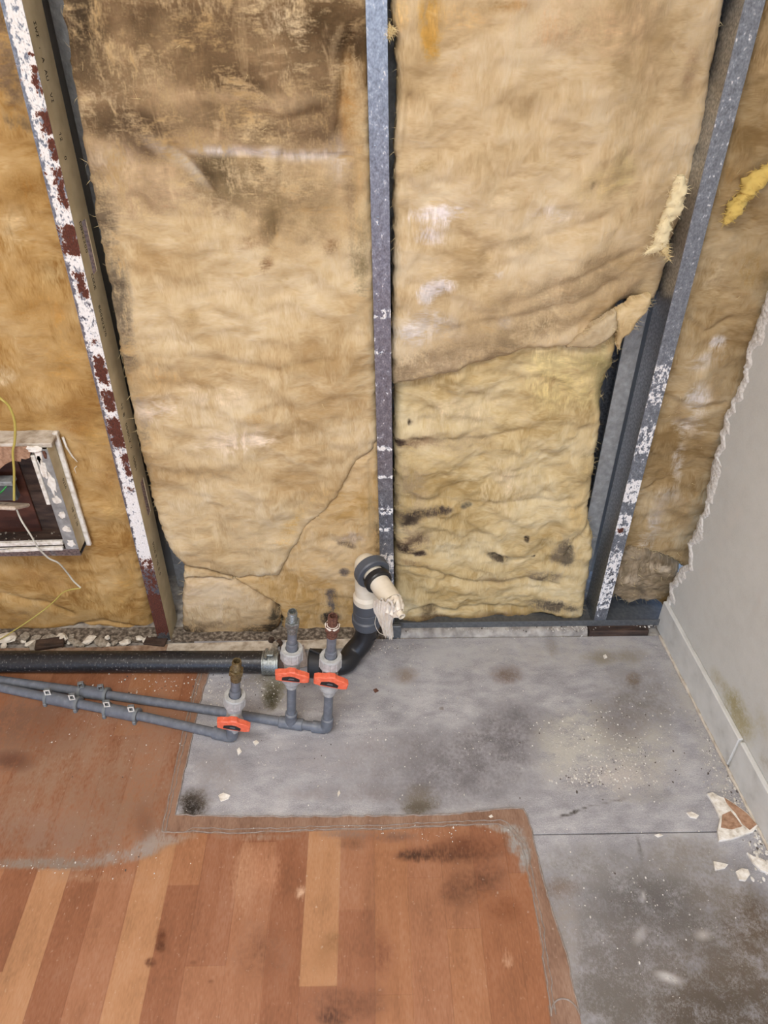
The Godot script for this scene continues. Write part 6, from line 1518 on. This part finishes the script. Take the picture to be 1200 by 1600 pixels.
# ================================================================== chips and crumbs on the floor
func chip(called: String, label: String, px: Array, thick: float, m: Material, y := 0.0, group := "", rim := 0.0007) -> MeshInstance3D:
	var p := fp(px); var cen := Vector2.ZERO
	for q in p: cen += q
	cen /= p.size()
	var loc := PackedVector2Array()
	for q in p: loc.append(q - cen)
	var st := S(); prism(st, loc, thick, Transform3D(Basis(Vector3.RIGHT, Vector3(0, 0, 1), Vector3.UP), Vector3.ZERO), rim)
	var o := put(called, st, m); o.position = Vector3(cen.x, y + 0.0003, cen.y)
	tag(o, label, "debris", group)
	return o
func build_debris():
	# the big board fragment: paper, gypsum rim, bare brown patch
	var big := chip("plaster_fragment", "large broken plasterboard fragment with brown paper by the skirting", [[1104, 1242], [1112, 1240], [1122, 1246], [1134, 1250], [1152, 1262], [1168, 1274], [1183, 1292], [1176, 1302], [1158, 1308], [1140, 1314], [1122, 1316], [1120, 1300], [1124, 1280], [1116, 1262]], 0.007, M.plaster, 0.0, "", 0.0012)
	var sub := func(called: String, px: Array, m: Material, y: float):
		var p := fp(px); var loc := PackedVector2Array()
		for q in p: loc.append(q - Vector2(big.position.x, big.position.z))
		var st := S(); prism(st, loc, 0.0008, Transform3D(Basis(Vector3.RIGHT, Vector3(0, 0, 1), Vector3.UP), Vector3(0, y, 0)), 0.0003)
		put(called, st, m, big)
	sub.call("brown_paper", [[1127, 1276], [1140, 1270], [1150, 1282], [1158, 1294], [1142, 1299], [1125, 1296]], M.paper, 0.0068)
	sub.call("brown_paper", [[1130, 1249], [1150, 1262], [1167, 1275], [1181, 1291], [1170, 1300], [1158, 1290], [1148, 1274], [1134, 1258]], M.paper, 0.0068)
	var fl := [
		["thin torn plasterboard flake standing by the skirting below the large fragment", [[1166, 1334], [1176, 1340], [1190, 1344], [1202, 1352], [1200, 1366], [1188, 1362], [1176, 1350]], 0.006],
		["pale four-sided plaster chip on the dark cement floor", [[1114, 1347], [1126, 1349], [1137, 1352], [1132, 1358], [1117, 1361]], 0.004],
		["rounded cream plaster chip on the dark cement floor", [[1149, 1363], [1158, 1358], [1168, 1360], [1171, 1368], [1164, 1378], [1154, 1376]], 0.005],
		["small pale plaster chip beside the large broken fragment", [[1072, 1271], [1080, 1269], [1092, 1275], [1088, 1280], [1078, 1278]], 0.003],
		["cream flake of paint near the dark round floor stain", [[341, 1243], [349, 1239], [360, 1243], [357, 1249], [345, 1253]], 0.002],
		["tiny pale chip on the seam between two cement sheets", [[1022, 1305], [1030, 1303], [1036, 1306], [1028, 1309]], 0.002],
		["tiny white chip at the corner of the worn vinyl border", [[763, 1276], [768, 1273], [771, 1277], [766, 1279]], 0.002],
		["thin white splinter standing out on the grey cement sheet", [[527, 1240], [530, 1235], [532, 1240], [528, 1246]], 0.002],
		["small white chip below the joined valves", [[395, 1160], [401, 1157], [405, 1161], [399, 1166]], 0.003],
		["small white chip in front of the single valve elbow", [[370, 1172], [374, 1168], [378, 1175], [372, 1181]], 0.002],
		["small brown rusty flake on the cement floor under the white arm", [[583, 1078], [588, 1076], [592, 1080], [586, 1083]], 0.002],
		["small tan chip near the timber packer", [[942, 1025], [946, 1023], [949, 1028], [944, 1030]], 0.003]]
	for f in fl:
		chip("floor_chip", f[0], f[1], f[2], M.rust if "rusty" in f[0] else M.plaster, 0.0, "chips on the floor")
	# crumbs too many to count: one scatter of chips
	var st := S(); lump(st, Vector3.ZERO, Vector3(1, 0.6, 1), 3); st.generate_normals()
	var mm := MultiMesh.new(); mm.transform_format = MultiMesh.TRANSFORM_3D; mm.use_colors = true; mm.mesh = st.commit()
	var r := RandomNumberGenerator.new(); r.seed = 909
	# [px, py, spread x, spread y, count, largest]
	var zones := [[930, 1160, 70, 45, 420, 0.0035], [1000, 1195, 60, 40, 300, 0.0035], [930, 1215, 40, 14, 160, 0.005], [1140, 1210, 14, 40, 200, 0.005], [1110, 1170, 10, 50, 120, 0.004], [1185, 1320, 12, 30, 160, 0.007], [1160, 1260, 14, 30, 90, 0.006], [780, 988, 140, 5, 220, 0.004], [890, 990, 30, 5, 120, 0.005], [520, 1120, 200, 60, 260, 0.003], [400, 1075, 40, 22, 180, 0.004], [330, 1090, 20, 20, 60, 0.004], [640, 1150, 200, 90, 220, 0.0025], [250, 1070, 90, 14, 120, 0.004], [200, 1150, 140, 60, 70, 0.0025], [1000, 1400, 110, 80, 110, 0.003], [700, 1300, 150, 10, 60, 0.0025], [120, 1350, 110, 20, 60, 0.003], [1060, 1080, 40, 60, 80, 0.003], [600, 1012, 50, 8, 80, 0.004], [1010, 985, 20, 4, 50, 0.006]]
	var xs := []; var cs := []
	for zn in zones:
		for k in zn[4]:
			var q := at_y(zn[0] + r.randfn() * zn[2] * 0.7, zn[1] + r.randfn() * zn[3] * 0.7, 0.0)
			if q.x > wall_x(q.z) - 0.004 or q.z < -1.465: continue
			var s: float = zn[5] * 1.05 * pow(r.randf(), 2.0) + 0.0009
			var yb := 0.0025 if (q.x < -0.45 or q.z > -0.9 and q.x < 0.33) else 0.0
			if q.z < -1.446: yb = 0.018
			xs.append(Transform3D(Basis(Vector3(r.randf() - 0.5, 1, r.randf() - 0.5).normalized(), r.randf() * TAU).scaled(Vector3(s, s * 0.7, s * (0.7 + r.randf()))), q + Vector3(0, yb + s * 0.15, 0)))
			var w := r.randf()
			cs.append(Color(0.42, 0.39, 0.35).lerp(Color(0.72, 0.69, 0.64), w) if r.randf() < 0.85 else Color(0.10, 0.08, 0.07))
	mm.instance_count = xs.size()
	for i in xs.size(): mm.set_instance_transform(i, xs[i]); mm.set_instance_color(i, cs[i])
	var o := MultiMeshInstance3D.new(); o.name = "plaster_crumbs"; o.multimesh = mm
	var cm := StandardMaterial3D.new(); cm.vertex_color_use_as_albedo = true; cm.roughness = 0.95
	o.material_override = cm; add_child(o)
	tag(o, "fine pale plaster crumbs scattered over the floor", "crumbs", "", "stuff")
